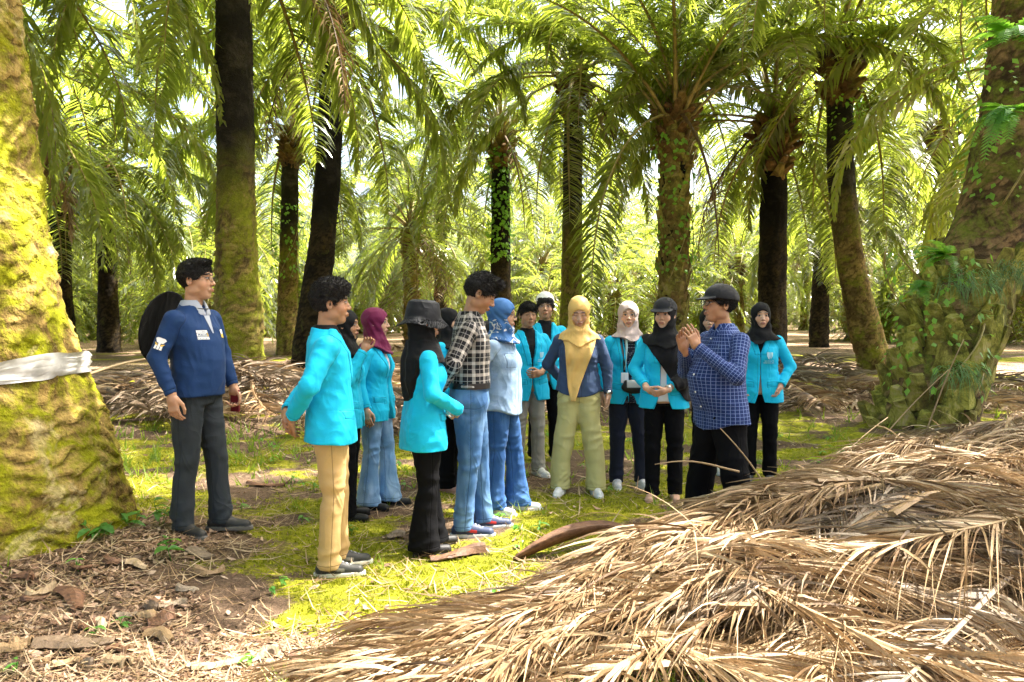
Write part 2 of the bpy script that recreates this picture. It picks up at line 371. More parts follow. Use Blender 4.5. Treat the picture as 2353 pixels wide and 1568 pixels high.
def fruit_mesh():
    rs = np.random.RandomState(3); A = Acc(); n = 160
    for i in range(n):
        ph = math.acos(1-2*(i+.5)/n); th = i*2.39996; d = np.array([math.sin(ph)*math.cos(th)*.8, math.sin(ph)*math.sin(th)*.8, math.cos(ph)*1.1])
        p = d*.2; r = .03; ax = d/np.linalg.norm(d); s1 = np.cross(ax, (.3, .5, .8)); s1 /= np.linalg.norm(s1); s2 = np.cross(ax, s1)
        V = [p+s1*r, p+s2*r, p-s1*r, p-s2*r, p+ax*r*1.9]; A.add(V, None, [[0, 1, 4], [1, 2, 4], [2, 3, 4], [3, 0, 4]])
    A.tube([(0, 0, -.2), (0, 0, -.1), (0, 0, .1), (0, 0, .21)], [.05, .15, .15, .05], 10)
    return A.mesh('fruit_bunch', M_FRUIT)
FRUIT = fruit_mesh()
def near_palm(name, label, base, top, rb, rt, mat, seed, bow=(0, 0), nfr=30, crown=True, group=None, amp=.03, row=.13, mid=None, fruit=0, rot=0, fs=1.0, skip=None, radii=None, dead=1, stubs=True, nseg=56, dz=.045, fine=0.0):
    """palm with trunk, leaf stubs and each frond a part"""
    base = Vector(base); top = Vector(top); t = empty(name, base)
    tag(t, label, 'palm tree', group)
    d = top - base; us = [0, .05, .12, .25, .45, .7, 1.0]
    pts = []
    for u in us:
        p = d*u; k = math.sin(math.pi*u); p.x += bow[0]*k; p.y += bow[1]*k; pts.append(tuple(p))
    rads = radii or [rb, rb*.9, rb*.76+rt*.24, rb*.4+rt*.6, rt*1.06, rt, rt*.95]
    pts[0] = (pts[0][0], pts[0][1], -.25)
    link('trunk', trunk_mesh('trunk', pts, rads, mat, amp, row, nseg, dz, seed=seed, fine=fine), t)
    if stubs:
        cb = link('leaf_stubs', CB[seed % 3], t); cb.location = d + Vector((0, 0, .1)); cb.scale = (rt/.3,)*3; cb.rotation_euler = (0, 0, seed)
    if crown:
        for (k, v, az, tl, s, u) in crown_list(seed, nfr, dead=dead):
            az += rot
            if skip and skip(k, az % (2*math.pi)): continue
            o = link('frond', FR[k, v], t); o.matrix_local = Matrix.Translation(d + Vector((0, 0, .35))) @ frond_matrix(az, tl, s*fs, u, rt*.95)
    for i in range(fruit):
        o = link('fruit_bunch', FRUIT, t); a = seed + i*2.1; o.location = d + Vector((math.cos(a)*rt*1.35, math.sin(a)*rt*1.35, .35)); o.scale = (1.15,)*3; o.rotation_euler = (.3*i, .4, a)
    return t
# ---------------------------------------------------------------- the palms one can tell apart
def tb(dx, Y): p = px(dx, 784, Y); return (p.x, Y, 0)
def tt(dx, dy, Y): return tuple(px(dx, dy, Y))
PALMS = []
CF = lambda k, az: k in ('hang', 'low') and 3.3 < az < 6.1
def P_(label, bx, Y, tx, ty, rb, rt, mat, seed, **k):
    b = tb(bx, Y); PALMS.append((b[0], Y)); return near_palm('oil_palm', label, b, tt(tx, ty, Y + k.pop('ly', 0)), rb, rt, mat, seed, **k)
GN = 'tall palms standing around the group'
t1b = (-3.35, 5.0, 0)
PALMS.append((-3.17, 4.95))
T1 = near_palm('oil_palm', 'huge yellow mossy palm trunk at the left edge with a pale plastic band around it', t1b, (-4.15, 5.3, 9.6), 1.0, .40, M_TR1, 1,
    radii=[1.06, .86, .66, .49, .45, .42, .4], amp=.022, row=.10, nseg=280, dz=.016, fine=.026, nfr=30, skip=lambda k, az: False)
P_('dark straight palm trunk behind the man in navy, mossy at its foot', 547, 14.7, 533, -190, .52, .33, M_TR2, 2, group=GN, amp=.065, rot=.5, row=.15)
P_('dark palm with a shaggy brown top behind the curly haired young man', 702, 20.8, 764, 70, .46, .32, M_TR3, 3, group=GN, bow=(.18, 0), fruit=2, dead=2, rot=.8, skip=CF)
P_('slim pale mossy palm trunk just left of the dark shaggy palm', 658, 28, 668, 330, .42, .30, M_TR4, 4, group=GN)
P_('dark palm close beside the huge mossy trunk at the left', 140, 27, 132, 395, .5, .36, M_TR3, 5, group=GN, fruit=1)
P_('slender dark palm second from the left with its foot in brown litter', 250, 30, 243, 430, .46, .31, M_TR3, 6, group=GN)
P_('thin dark palm far behind the woman in the bucket hat', 1010, 42, 1016, 435, .42, .30, M_TR3, 7, group=GN)
P_('palm wrapped in bright green climber behind the man in the plaid shirt', 1150, 31, 1150, 335, .5, .36, M_TR3, 8, group=GN)
P_('straight brown palm trunk behind the woman in the mustard hijab', 1312, 23.5, 1318, 215, .36, .28, M_TR2, 9, group=GN, amp=.03)
P_('sturdy dark palm behind the man in the black cap', 1775, 22, 1778, 325, .40, .36, M_TR3, 11, group=GN, fruit=2, skip=CF)
P_('curved leaning palm with a sunlit foot, right of the group', 2015, 19.7, 1930, 165, .45, .31, M_TR4, 12, group=GN, bow=(-.32, 0), fruit=3, dead=0, rot=.2, skip=CF)
P_('small dark palm between the sturdy palm and the leaning palm', 1882, 34, 1890, 470, .45, .32, M_TR3, 14, group=GN)
P_('palm with open crown and fruit behind the leaning palm', 2150, 29, 2158, 320, .42, .32, M_TR4, 15, group=GN, fruit=1)
# palm with the leaf bases still on (fan of petioles)
def boot_palm(name, label, base, top, rb, rt, seed, size=.42, a=.35, dz=.05, nfr=30, crown=True, fs=1.0, bow=0, z0=0, zmax=99, out=.38, **k):
    t = near_palm(name, label, base, top, rb, rt, k.pop('mat', M_TR3), seed, crown=crown, nfr=nfr, fs=fs, stubs=crown, bow=(bow, 0), group=GN, **k)
    d = Vector(top) - Vector(base); A = Acc()
    def pf(z): u = max(0, z)/d.z; return np.array([d.x*u + bow*math.sin(math.pi*min(1, u)), d.y*u, z])
    def rf(z): u = max(0, z)/d.z; return rb + (rt-rb)*min(1, u*2.2)
    boots_acc(A, pf, z0, min(zmax, d.z+.1), rf, seed, size, dz, out, a)
    me = A.mesh('leaf_bases', M_BOOT, False); co_ = np.zeros(len(me.vertices)*3, np.float32); me.vertices.foreach_get('co', co_); co_ = co_.reshape(-1, 3); co_ += .05*np.stack([noise(co_, 3.1, 51), noise(co_, 3.1, 52), .8*noise(co_, 3.1, 53)], 1) + .02*np.stack([noise(co_, 9, 54), noise(co_, 9, 55), noise(co_, 9, 56)], 1)
    me.vertices.foreach_set('co', co_.ravel()); link('leaf_bases', me, t); return t
b10 = tb(1545, 19.5); PALMS.append((b10[0], b10[1]))
T10 = boot_palm('oil_palm', 'palm with a wide fan of upright fronds and old leaf bases down its trunk', b10, tt(1552, 300, 19.5), .30, .32, 10, .6, .45, .03, nfr=30, out=.22, skip=lambda k, az: (k in ('low', 'hang')) or (k == 'mid' and 3.6 < az < 6.0))
for i in range(9):
    o = link('frond', FR['up', i % 2], T10); o.matrix_local = Matrix.Translation(Vector(tt(1552, 300, 19.5)) - Vector(b10) + Vector((0, 0, .1))) @ Matrix.Rotation(i*.7+.3, 4, 'Z') @ Matrix.Rotation(R(14 + (i % 3)*9), 4, 'Y') @ Matrix.Translation((.15, 0, 0)) @ Matrix.Scale(1.02, 4)
hf_ = frond_mesh('frond_hanging', L=6.4, e0=38, e1=-95, seed=91, nl=110, leafL=1.05, leafW=.075, droop=.6, bend=.42)
o = link('frond', hf_, T10); o.matrix_local = Matrix.Translation(Vector(tt(1552, 300, 19.5)) - Vector(b10) + Vector((0, 0, .3))) @ Matrix.Rotation(R(222), 4, 'Z')
# long frond of the huge mossy palm whose tip hangs close to the camera
bst = None
for e0_ in range(0, 70, 3):
    for e1_ in range(-100, -30, 3):
        for L_ in (7.4, 8.0, 8.6):
            u_ = np.linspace(0, 1, 22); e_ = np.radians(e0_+(e1_-e0_)*u_**1.1); h_ = np.cos(e_).sum()*L_/21; v_ = np.sin(e_).sum()*L_/21; sc_e = (h_-3.35)**2+(v_+7.1)**2
            if bst is None or sc_e < bst[0]: bst = (sc_e, e0_, e1_, L_)
nf_ = frond_mesh('frond_near', M_LEAF_LIGHT, L=bst[3], e0=bst[1], e1=bst[2], seed=93, nl=80, leafL=1.35, leafW=.062, droop=1.5, bend=1.1, segs=5)
o = link('frond', nf_, T1); o.matrix_local = Matrix.Translation(Vector((-4.15, 5.3, 9.9)) - Vector(t1b)) @ Matrix.Rotation(math.atan2(4.7-5.3, -.9+4.15), 4, 'Z')
b13 = (4.98, 9.75, 0); PALMS.append((4.98, 9.75))
T13 = boot_palm('oil_palm', 'thick overgrown palm trunk at the right edge with knobbly leaf bases and ferns', b13, (6.4, 10.8, 9.2), .60, .38, 13, .50, .9, .019, nfr=26, bow=.8, zmax=2.2, out=.26, mat=M_TR13)
for q_, (az_, L_) in enumerate(((229, 8.6), (236, 8.8), (244, 8.0))):  # extra fronds above the view, added to shade the lower left ground
    o = link('frond', frond_mesh('frond_added_shade', L=L_, e0=34-q_*3, e1=-20, seed=95+q_, nl=115, leafL=1.15, leafW=.07), T13); o.matrix_local = Matrix.Translation(Vector((6.4, 10.8, 9.3)) - Vector(b13)) @ Matrix.Rotation(R(az_), 4, 'Z')
# ---------------------------------------------------------------- rows of palms behind (and round about)
rs = random.Random(42)
kinds = {}
TRV = []
for s, (m_, h) in enumerate(((M_TR3, 7.8), (M_TR3, 6.4), (M_TR2, 7.0), (M_TR4, 5.6), (M_TR4, 4.6))):
    TRV.append((trunk_mesh('trunk', [(0, 0, -.3), (.05, 0, .3), (.1, .05, 1), (.15, .1, 2.5), (.1, .1, h*.6), (0, .1, h)], [.5, .46, .38, .33, .31, .30], m_, .035, .14, 28, .09, seed=30+s), h))
A_ = Acc(); boots_acc(A_, lambda z: np.array([0, 0, z]), 0, 5.6, lambda z: .3, 77, .6, .05, .4, .4); A_.tube([(0, 0, -.3), (0, 0, 2), (0, 0, 5.6)], [.34, .3, .3], 10)
TRV.append((A_.mesh('trunk', M_BOOT, False), 5.6))
LABF = ['far palm in the rows behind the group, {}', ]
nfar = 0; rowd = 7.8
Y = 20.0; row = 0
def far_palm(x, y, sc_, ti, ci, az, label, grp):
    t = empty('oil_palm', (x, y, 0), az); tag(t, label, 'palm tree', grp)
    me, h = TRV[ti]; tr = link('trunk', me, t); tr.scale = (sc_, sc_, sc_)
    c = link('crown', (CROWN_MID if y < 58 and y > -20 else CROWN_FAR)[ci % (3 if y < 58 and y > -20 else 2)], t); c.location = (0, .1, h*sc_ + .1); c.scale = (sc_*rs.uniform(.92, 1.1),)*3
    c.rotation_euler = (rs.uniform(-.06, .06), rs.uniform(-.06, .06), rs.uniform(0, 6.28))
    s = link('leaf_stubs', CB[ci % 3], t); s.location = (0, .1, h*sc_ - .15); s.scale = (sc_,)*3
while Y < 125:
    hw = Y*.70 + 6; x = -hw + (row % 2)*4.5
    while x < hw:
        xx = x + rs.uniform(-1.6, 1.6); yy = Y + rs.uniform(-1.6, 1.6)
        if all((xx-a)**2 + (yy-b)**2 > (5.2 if yy > 26 else 6.0)**2 for a, b in PALMS) and yy > 24:
            dep = 'third to fifth rows' if yy < 50 else 'middle rows' if yy < 85 else 'farthest rows'
            side = 'left of the group' if xx < -yy*.12 else 'right of the group' if xx > yy*.25 else 'behind the group'
            far_palm(xx, yy, rs.uniform(.72, 1.08), rs.randrange(6), rs.randrange(3), rs.uniform(0, 6.28),
                     'palm with drooping fronds in the %s, %s' % (dep, side), 'palms in the %s, %s' % (dep, side))
            nfar += 1
        x += 8.6
    Y += rowd; row += 1
# palms beside and behind the camera, outside the frame but shading the place
for (x, y, s_, ti) in SHADE if 'SHADE' in globals() else [(-9.5, 11.5, 1, 0), (11.5, 16.5, 1, 1), (-12.5, 18.5, 1, 2), (13, 7.5, 1.0, 0), (-7.5, -3.5, 1, 1), (2.5, -6.5, 1, 2), (10.5, -4.5, 1.0, 0)]:
    far_palm(x, y, s_, ti, rs.randrange(3), 0, 'palm beside the clearing with its trunk out of view', 'palms beside the clearing')
# low young palms that close off the view between the trunks
k_ = 0
for q in range(400):
    y = 34+76*rs.random()**.9; x = rs.uniform(-.68, .68)*y
    if any((x-a)**2+(y-b)**2 < 9 for a, b in PALMS): continue
    t = empty('young_palm', (x, y, 0), rs.uniform(0, 6.28)); tag(t, 'low young palm with fronds near the ground in the rows %s' % ('left of the group' if x < -y*.12 else 'right of the group' if x > y*.25 else 'behind the group'), 'palm tree', 'young palms in the rows %s' % ('left of the group' if x < -y*.12 else 'right of the group' if x > y*.25 else 'behind the group'))
    s_ = rs.uniform(.45, .8); c = link('crown', CROWN_FAR[k_ % 2], t); z = rs.uniform(.3, 2.4); c.location = (0, 0, z); c.scale = (s_,)*3
    tr = link('trunk', TRV[5][0], t); tr.scale = (.8, .8, (z+.4)/5.6); k_ += 1
    if k_ >= 120: break
print('far palms', nfar)
# ---------------------------------------------------------------- ground
def mound(x, y): return .16*np.exp(-(((x+2.7)/1.15)**2 + ((y-4.7)/1.0)**2)) + .12*np.exp(-(((x-4.98)/1.3)**2 + ((y-9.75)/1.2)**2))
def gz(x, y):
    x = np.asarray(x, float); y = np.asarray(y, float); P = np.stack([x, y, 0*x], -1)
    return mound(x, y) + .025*noise(P, .5, 3) + .012*noise(P, 1.7, 4)
def grid(x0, x1, y0, y1, st, z=0.0, fine=True):
    xs = np.arange(x0, x1+st/2, st); ys = np.arange(y0, y1+st/2, st); X, Y_ = np.meshgrid(xs, ys); return X, Y_
def masks(x, y):
    """moss, litter, soil amounts of the ground's own cover"""
    P = np.stack([x, y, 0*x], -1)
    n = fbm(P, .55, 4, 8); n2 = fbm(P, 1.7, 3, 12)
    # brown leaf litter at the near left, mossy path through the middle, brown rows between the palms
    brown = sstep(-.15, .35, np.maximum(-x - .30 - (y-3.2)*1.35, 1.6*np.exp(-((x+2.5)/.75)**2-((y-4.7)/.8)**2)-.5)*.9 + n*.45 + n2*.25)*sstep(7.2, 5.6, y)
    rows_ = sstep(.25, .75, np.exp(-((y-13.6)/1.9)**2) + np.exp(-((y-21.5)/2.6)**2) + n*.4)*.9 + sstep(25, 32, y)*.8
    near = sstep(3.9, 3.3, y + n*.4)*sstep(-.6, 0.0, x + .2)
    soil = np.clip(brown*.9 + near, 0, 1)
    litter = np.clip(rows_ + brown*sstep(.0, .5, n2+.25)*.8, 0, 1)
    moss = np.clip((1-soil)*(1-np.clip(rows_, 0, 1)*.85)*sstep(-.30, .35, n2*1.1 + n*.7 + .0 + 1.0*np.exp(-((x+.6)/.8)**2-((y-4.3)/.7)**2)), 0, 1)
    return moss, litter, soil
def ground_mesh():
    xs = np.concatenate([-np.geomspace(260, 9, 26), np.arange(-8.5, 9.5, .07), np.geomspace(10, 260, 26)])
    ys = np.concatenate([-np.geomspace(120, 2, 14), np.arange(-1, 15, .07), np.geomspace(15.2, 320, 70)])
    X, Y_ = np.meshgrid(xs, ys); nx, ny = len(xs), len(ys)
    Z = gz(X, Y_); P = np.stack([X, Y_, 0*X], -1)
    mo, li, so_ = masks(X, Y_)
    near = sstep(16, 9, Y_)
    Z = Z + near*(.012*fbm(P, 6, 3, 21)*(.4+mo) + .01*noise(P, 11, 5))
    i = np.arange(ny-1)[:, None]*nx; j = np.arange(nx-1)[None]
    Q = np.stack([i+j, i+j+1, i+nx+j+1, i+nx+j], -1).reshape(-1, 4)
    me = npmesh('ground', np.stack([X, Y_, Z], -1).reshape(-1, 3), Q, M_GROUND, col=np.stack([mo, li, so_], -1).reshape(-1, 3))
    o = link('ground', me); tag(o, kind='structure'); return o
m = NT('forest_floor'); co = m.coord(); ca = m.n('SeparateColor'); m.l(m.colattr('col'), ca.inputs[0])
n1 = m.noise(co, 3.5, 8, .7); n2 = m.noise(co, 22, 6, .7); n3 = m.noise(co, 90, 4, .6)
vo = m.n('TexVoronoi'); vo.inputs['Scale'].default_value = 26; vo.inputs['Randomness'].default_value = 1; m.l(m.map(co, (1, .75, 1)), vo.inputs[0])
chip = m.ramp(m.math('ADD', m.n('SeparateColor').outputs[0], 0), [(0, 0), (1, 1)])
sc_ = m.n('SeparateColor'); m.l(vo.outputs['Color'], sc_.inputs[0])
litc = m.ramp(m.math('ADD', m.math('MULTIPLY', sc_.outputs[0], .6), m.math('MULTIPLY', n2, .4)), [(.2, (.07, .045, .03)), (.45, (.22, .14, .09)), (.65, (.40, .27, .17)), (.9, (.58, .46, .33))])
soilc = m.ramp(m.math('ADD', m.math('MULTIPLY', n1, .5), m.math('MULTIPLY', n3, .5)), [(.3, (.045, .030, .020)), (.55, (.13, .085, .055)), (.75, (.27, .19, .12))])
mossc = m.ramp(m.math('ADD', m.math('MULTIPLY', n2, .55), m.math('MULTIPLY', n1, .45)), [(.34, (.06, .058, .013)), (.5, (.20, .20, .014)), (.66, (.42, .38, .028))])
mt = m.mix(m.math('MULTIPLY', m.math('ADD', ca.outputs[1], m.math('MULTIPLY', m.math('SUBTRACT', n2, .5), 1.6)), 1.0), soilc, litc)
nd = m.n('Clamp'); m.l(m.math('ADD', m.math('MULTIPLY', m.math('SUBTRACT', ca.outputs[0], .42), 3.0), m.math('ADD', .45, m.math('MULTIPLY', m.math('SUBTRACT', m.math('ADD', m.math('MULTIPLY', n2, .6), m.math('MULTIPLY', n1, .4)), .5), 5.0))), nd.inputs[0])
cc = m.mix(nd.outputs[0], mt, mossc)
M_GROUND = m.out(m.pbr(cc, .92, .12, m.bump(m.math('ADD', n2, m.math('ADD', m.math('MULTIPLY', n3, .5), m.math('MULTIPLY', vo.outputs['Distance'], .6))), 1.0, .02)))
ground_mesh()
# scattered leaf litter, real curled chips
def scatter(n, x0, x1, y0, y1, dens, seed):
    rs = np.random.RandomState(seed); u = rs.uniform(0, 1, n); y = 1/(1/y0 + (1/y1-1/y0)*u); x = rs.uniform(-1, 1, n)*(y*.66+.5)
    k = (x > x0) & (x < x1) & (rs.uniform(0, 1, n) < dens(x, y)); return x[k], y[k], rs
def chips(name, label, mat, n, dens, seed, ls=(.015, .055), asp=(.2, .6), y1=13, lift=.01):
    x, y, rs = scatter(n, -8, 9, 2.6, y1, dens, seed); m_ = len(x); z = gz(x, y) + lift
    a = rs.uniform(0, np.pi, m_); L = rs.uniform(*ls, m_)*(1+.07*(y-3)); W = L*rs.uniform(*asp, m_)
    d = np.stack([np.cos(a), np.sin(a), rs.normal(0, .22, m_)], 1); s = np.stack([-np.sin(a), np.cos(a), rs.normal(0, .3, m_)], 1)
    c = np.stack([x, y, z], 1); V = np.zeros((m_, 3, 2, 3)); curl = rs.uniform(-.1, .45, m_)
    for q, (t_, w_) in enumerate(((-.5, .35), (0.05, 1), (.5, .2))):
        b = c + d*(L*t_)[:, None]; b[:, 2] += (abs(t_)*2)**2*L*curl*.5
        V[:, q, 0] = b - s*(W*w_*.5)[:, None]; V[:, q, 1] = b + s*(W*w_*.5)[:, None]
    bi = np.arange(m_)[:, None]*6 + np.array([0, 2])[None]; Q = np.stack([bi, bi+1, bi+3, bi+2], -1).reshape(-1, 4)
    me = npmesh(name, V.reshape(-1, 3), Q, mat, False, attrs={'v': np.repeat(rs.uniform(0, 1, m_), 6)})
    o = link(name, me); tag(o, label, 'leaf litter', kind='stuff')
M_CHIP = mat_dry('leaf_litter', [(.1, (.07, .04, .025)), (.4, (.24, .14, .085)), (.65, (.42, .28, .18)), (.9, (.6, .47, .35))])
chips('leaf_litter', 'brown dry leaf fragments scattered over the soil at the left and in the palm rows', M_CHIP, 120000, lambda x, y: np.clip((masks(x, y)[2]*.9 + masks(x, y)[1]*.7)*(.25+1.1*sstep(-.25, .45, fbm(np.stack([x, y, 0*x], -1), 1.3, 3, 61))) + .02, 0, 1), 3)
chips('twig_litter', 'thin pale dry twigs and leaf strips lying all over the moss and soil', M_DRY, 34000, lambda x, y: .25 + .5*(noise(np.stack([x, y, 0*x], -1), 1.1, 71) > .1) + .5*masks(x, y)[1], 4, (.05, .24), (.015, .045), 16, .012)
chips('far_litter', 'tan frond debris covering the ground in the farther palm rows', M_CHIP, 70000, lambda x, y: np.clip(masks(x, y)[1]*1.2, 0, 1)*(y > 11), 6, (.07, .22), (.06, .3), 34, .02)
# moss tufts and small herbs
M_MOSS = NT('moss_tuft'); _f = M_MOSS.attr('v'); M_MOSS = M_MOSS.out(M_MOSS.leafmix(M_MOSS.pbr(M_MOSS.ramp(_f, [(0, (.10, .11, .012)), (.5, (.25, .26, .015)), (1, (.46, .42, .04))]), .85, .1), (.35, .42, .02), .25))
def blades(name, label, mat, n, dens, seed, hs=(.006, .02), w=.004, y1=9, cat='moss', per=3, spread=.6):
    x, y, rs = scatter(n, -8, 9, 2.7, y1, dens, seed); m_ = len(x)*per
    x = np.repeat(x, per) + rs.normal(0, .012, m_); y = np.repeat(y, per) + rs.normal(0, .012, m_)
    z = gz(x, y) - .004; h = rs.uniform(*hs, m_)*(1+.12*(y-3)); a = rs.uniform(0, 6.28, m_); wd = w*(1+.2*(y-3))
    b = np.stack([x, y, z], 1); s = np.stack([np.cos(a), np.sin(a), 0*a], 1)*wd[:, None]; tp = b + np.stack([rs.normal(0, spread, m_)*h, rs.normal(0, spread, m_)*h, h], 1)
    V = np.stack([b-s, b+s, tp], 1).reshape(-1, 3); T = np.arange(m_*3).reshape(-1, 3)
    o = link(name, npmesh(name, V, T, mat, False, attrs={'v': np.repeat(np.clip(rs.normal(.5, .25, m_), 0, 1), 3)})); tag(o, label, cat, kind='stuff')
blades('moss', 'low yellow green moss carpeting the path between the palms', M_MOSS, 70000, lambda x, y: masks(x, y)[0]**1.5, 9)
M_GRASS = mat_leaf('grass_blade', (.08, .15, .02), (.2, .28, .03), (.3, .42, .03), .4, .5, .3)
def gd(x, y):
    P = np.stack([x, y, 0*x], -1); n = noise(P, .9, 31)
    return np.clip(sstep(.15, .6, n)*.35 + .9*np.exp(-(((x+3.3)/1.1)**2 + ((y-8.6)/1.3)**2)) + .12*np.exp(-((x-1.0)/2.4)**2 - ((y-7)/1.2)**2)*(n > -.2) + .3*np.exp(-((y-10.2)/1.0)**2)*(n > 0), 0, 1)
blades('grass', 'sparse fresh green grass growing through the moss', M_GRASS, 12000, gd, 14, (.03, .12), .004, 15, 'grass', 4, .5)
# ---------------------------------------------------------------- heap of cut dry fronds, and other cut fronds lying about
CREST = np.array([(-.75, 3.2, 0.0, .3), (-.1, 3.45, .05, .45), (.5, 3.8, .13, .6), (1.05, 4.15, .24, .7), (1.7, 4.75, .33, .85), (2.6, 5.2, .40, 1.0), (3.7, 6.1, .48, 1.3), (5.5, 7.4, .52, 1.6), (8, 8.8, .45, 1.7)])
YB = (np.array([-1.3, -.9, -.4, 0, .5, .9, 1.5, 2.2, 3, 5, 9]), np.array([3.05, 3.1, 3.4, 3.95, 4.5, 5.15, 5.45, 6.0, 6.9, 9.0, 11]))
def inside(x, y, az, L, m=.12):
    u = np.linspace(0, 1, 6); X = x+np.cos(az)*L*u; Y = y+np.sin(az)*L*u; return bool(np.all(Y < np.interp(X, *YB)-m-.28*np.clip(X+.6, 0, 1)*(u < .9)) and X.min() > -1.15)
_cs = np.concatenate([np.linspace(CREST[i], CREST[i+1], 12, endpoint=False) for i in range(len(CREST)-1)])
def ph(x, y):
    """height of the heap over the ground"""
    x = np.asarray(x, float); y = np.asarray(y, float); sh = x.shape; x = x.ravel(); y = y.ravel()
    D = np.hypot(x[:, None]-_cs[None, :, 0], y[:, None]-_cs[None, :, 1])/_cs[None, :, 3]
    h = (_cs[None, :, 2]*np.exp(-(D*1.05)**2.4)).max(1); P = np.stack([x, y, 0*x], 1)
    return (h*(1+.35*noise(P, 1.6, 44)) + .0).reshape(sh)
def lay_frond(Acc_, x, y, az, L, seed, lift=.04, leafL=.62, leafW=.022, nl=75, flat=.5, curl=.25, pet=.16, rach=.024, spreadang=38, zf=None, conv=0.0, broken=.1):
    """a dry frond lying over the heap: its leaflets follow the heap's surface"""
    rs = np.random.RandomState(seed); n = 26; t = np.linspace(0, 1, n); a = az + curl*(t-.3) + .05*np.sin(t*7+seed)
    P = np.stack([x+np.cumsum(np.cos(a))*L/n, y+np.cumsum(np.sin(a))*L/n], 1); H = (lambda X, Y_: gz(X, Y_)+ph(X, Y_)) if zf is None else zf
    z0 = H(P[:, 0], P[:, 1]); zz = np.convolve(np.pad(z0, 4, 'edge'), np.ones(9)/9, 'valid'); zz = np.maximum(zz, z0-.03) + lift
    C = np.column_stack([P, zz]); Acc_.tube(C, rach*(1-t)**.7+.004, 5, rs.uniform(.3, .6), .6)
    lt = np.concatenate([np.linspace(pet, .995, nl)]*2); sd = np.repeat([1., -1.], nl); m = len(lt); lt = np.clip(lt+rs.normal(0, .005, m), 0, .995)
    f = lt*(n-1); i = np.minimum(f.astype(int), n-2); fr = (f-i)[:, None]; O = C[i]*(1-fr)+C[i+1]*fr; T = C[i+1]-C[i]; T /= np.linalg.norm(T, axis=1)[:, None]
    S = np.stack([-T[:, 1], T[:, 0], 0*T[:, 0]], 1); u = (lt-pet)/(1-pet); ang = np.radians(spreadang*(1.1-.55*u)+rs.normal(0, 5, m)+conv)
    ll = leafL*(.45+.55*np.sin(np.pi*np.clip(u*.85+.12, 0, 1)))*rs.uniform(.75, 1.1, m)
    bad = rs.uniform(0, 1, m) < broken; ang[bad] += rs.normal(0, .5, bad.sum())
    D = np.cos(ang)[:, None]*T + np.sin(ang)[:, None]*S*sd[:, None]; D[:, 2] = D[:, 2]*.5 + rs.uniform(.0, flat, m); D /= np.linalg.norm(D, axis=1)[:, None]
    k = 4; pts = [O]; g = rs.uniform(.35, 1.0, m)
    bend = rs.normal(0, .045, m)
    for q in range(k):
        p = pts[-1] + D*(ll/k)[:, None]; h_ = H(p[:, 0], p[:, 1])+.008+rs.uniform(0, .03, m); p[:, 2] = np.maximum(p[:, 2], h_); pts.append(p)
        D = D + np.array([0, 0, -1.])*(g*.30)[:, None] + np.stack([-D[:, 1], D[:, 0], 0*D[:, 0]], 1)*bend[:, None]; D /= np.linalg.norm(D, axis=1)[:, None]
    W = leafW*rs.uniform(.6, 1.25, m); prof = (.7, 1, .9, .6, .12); V = np.zeros((m, k+1, 2, 3)); ro = rs.uniform(-1.2, 1.2, m)
    for q in range(k+1):
        d = pts[min(q+1, k)]-pts[max(q-1, 0)]; X = np.cross(d, (0, 0, 1)); X /= np.linalg.norm(X, axis=1)[:, None]+1e-9; Y_ = np.cross(X, d); Y_ /= np.linalg.norm(Y_, axis=1)[:, None]+1e-9
        r_ = ro+.35*q*np.sign(ro); X = X*np.cos(r_)[:, None]+Y_*np.sin(r_)[:, None]; h = X*(W*prof[q]*.5)[:, None]; V[:, q, 0] = pts[q]-h; V[:, q, 1] = pts[q]+h
    b = np.arange(m)[:, None]*2*(k+1)+np.arange(k)[None]*2; Q = np.stack([b, b+1, b+3, b+2], -1).reshape(-1, 4)
    Acc_.add(V.reshape(-1, 3), Q, None, np.repeat(np.clip(rs.normal(.5, .24, m), 0, 1), 2*(k+1)))
def frond_thing(label, group=None, mat=None, name='dry_palm_frond', **k):
    A = Acc(); x, y = k['x'], k['y']; lay_frond(A, **k); V, F, a = A.arrays(); z = float(gz(np.array([x]), np.array([y]))[0])
    o = link(name, npmesh(name, V-np.array([x, y, z]), F, mat or M_DRY, False, attrs={'v': a})); o.location = (x, y, z); tag(o, label, 'palm frond', group); return o
# body of the heap: matted straw
X, Y_ = np.meshgrid(np.arange(-2, 9.6, .045), np.arange(2.6, 12, .045)); H_ = ph(X, Y_); Z = gz(X, Y_)+H_*.86-.03-.05*(H_ < .06)+.03*noise(np.stack([X, Y_, 0*X], -1), 7, 8)*np.clip(H_*5, 0, 1)
ny, nx = X.shape; i = np.arange(ny-1)[:, None]*nx; j = np.arange(nx-1)[None]; Q = np.stack([i+j, i+j+1, i+nx+j+1, i+nx+j], -1).reshape(-1, 4); hq = H_.ravel()[Q].max(1); Q = Q[hq > .035]
us, inv = np.unique(Q, return_inverse=True); V = np.stack([X, Y_, Z], -1).reshape(-1, 3)[us]
M_MAT = NT('matted_straw'); _c = M_MAT.coord(); M_MAT = M_MAT.out(M_MAT.pbr(M_MAT.ramp(M_MAT.noise(M_MAT.map(_c, (1, 3.5, 1)), 12, 6, .75), [(.35, (.06, .036, .02)), (.5, (.20, .13, .07)), (.7, (.38, .26, .15))]), .9, .1, M_MAT.bump(M_MAT.noise(M_MAT.map(_c, (1, 4, 1)), 30, 4), 1, .03)))
tag(link('dry_frond_heap', npmesh('dry_frond_heap', V, inv.reshape(-1, 4), M_MAT)), 'brown matted debris underneath the heap of cut palm fronds', 'frond debris', kind='stuff')
rs = np.random.RandomState(8); GP = 'cut dry palm fronds heaped at the right'; LB = 'cut dry palm frond lying tangled in the heap at the right'
k = 0
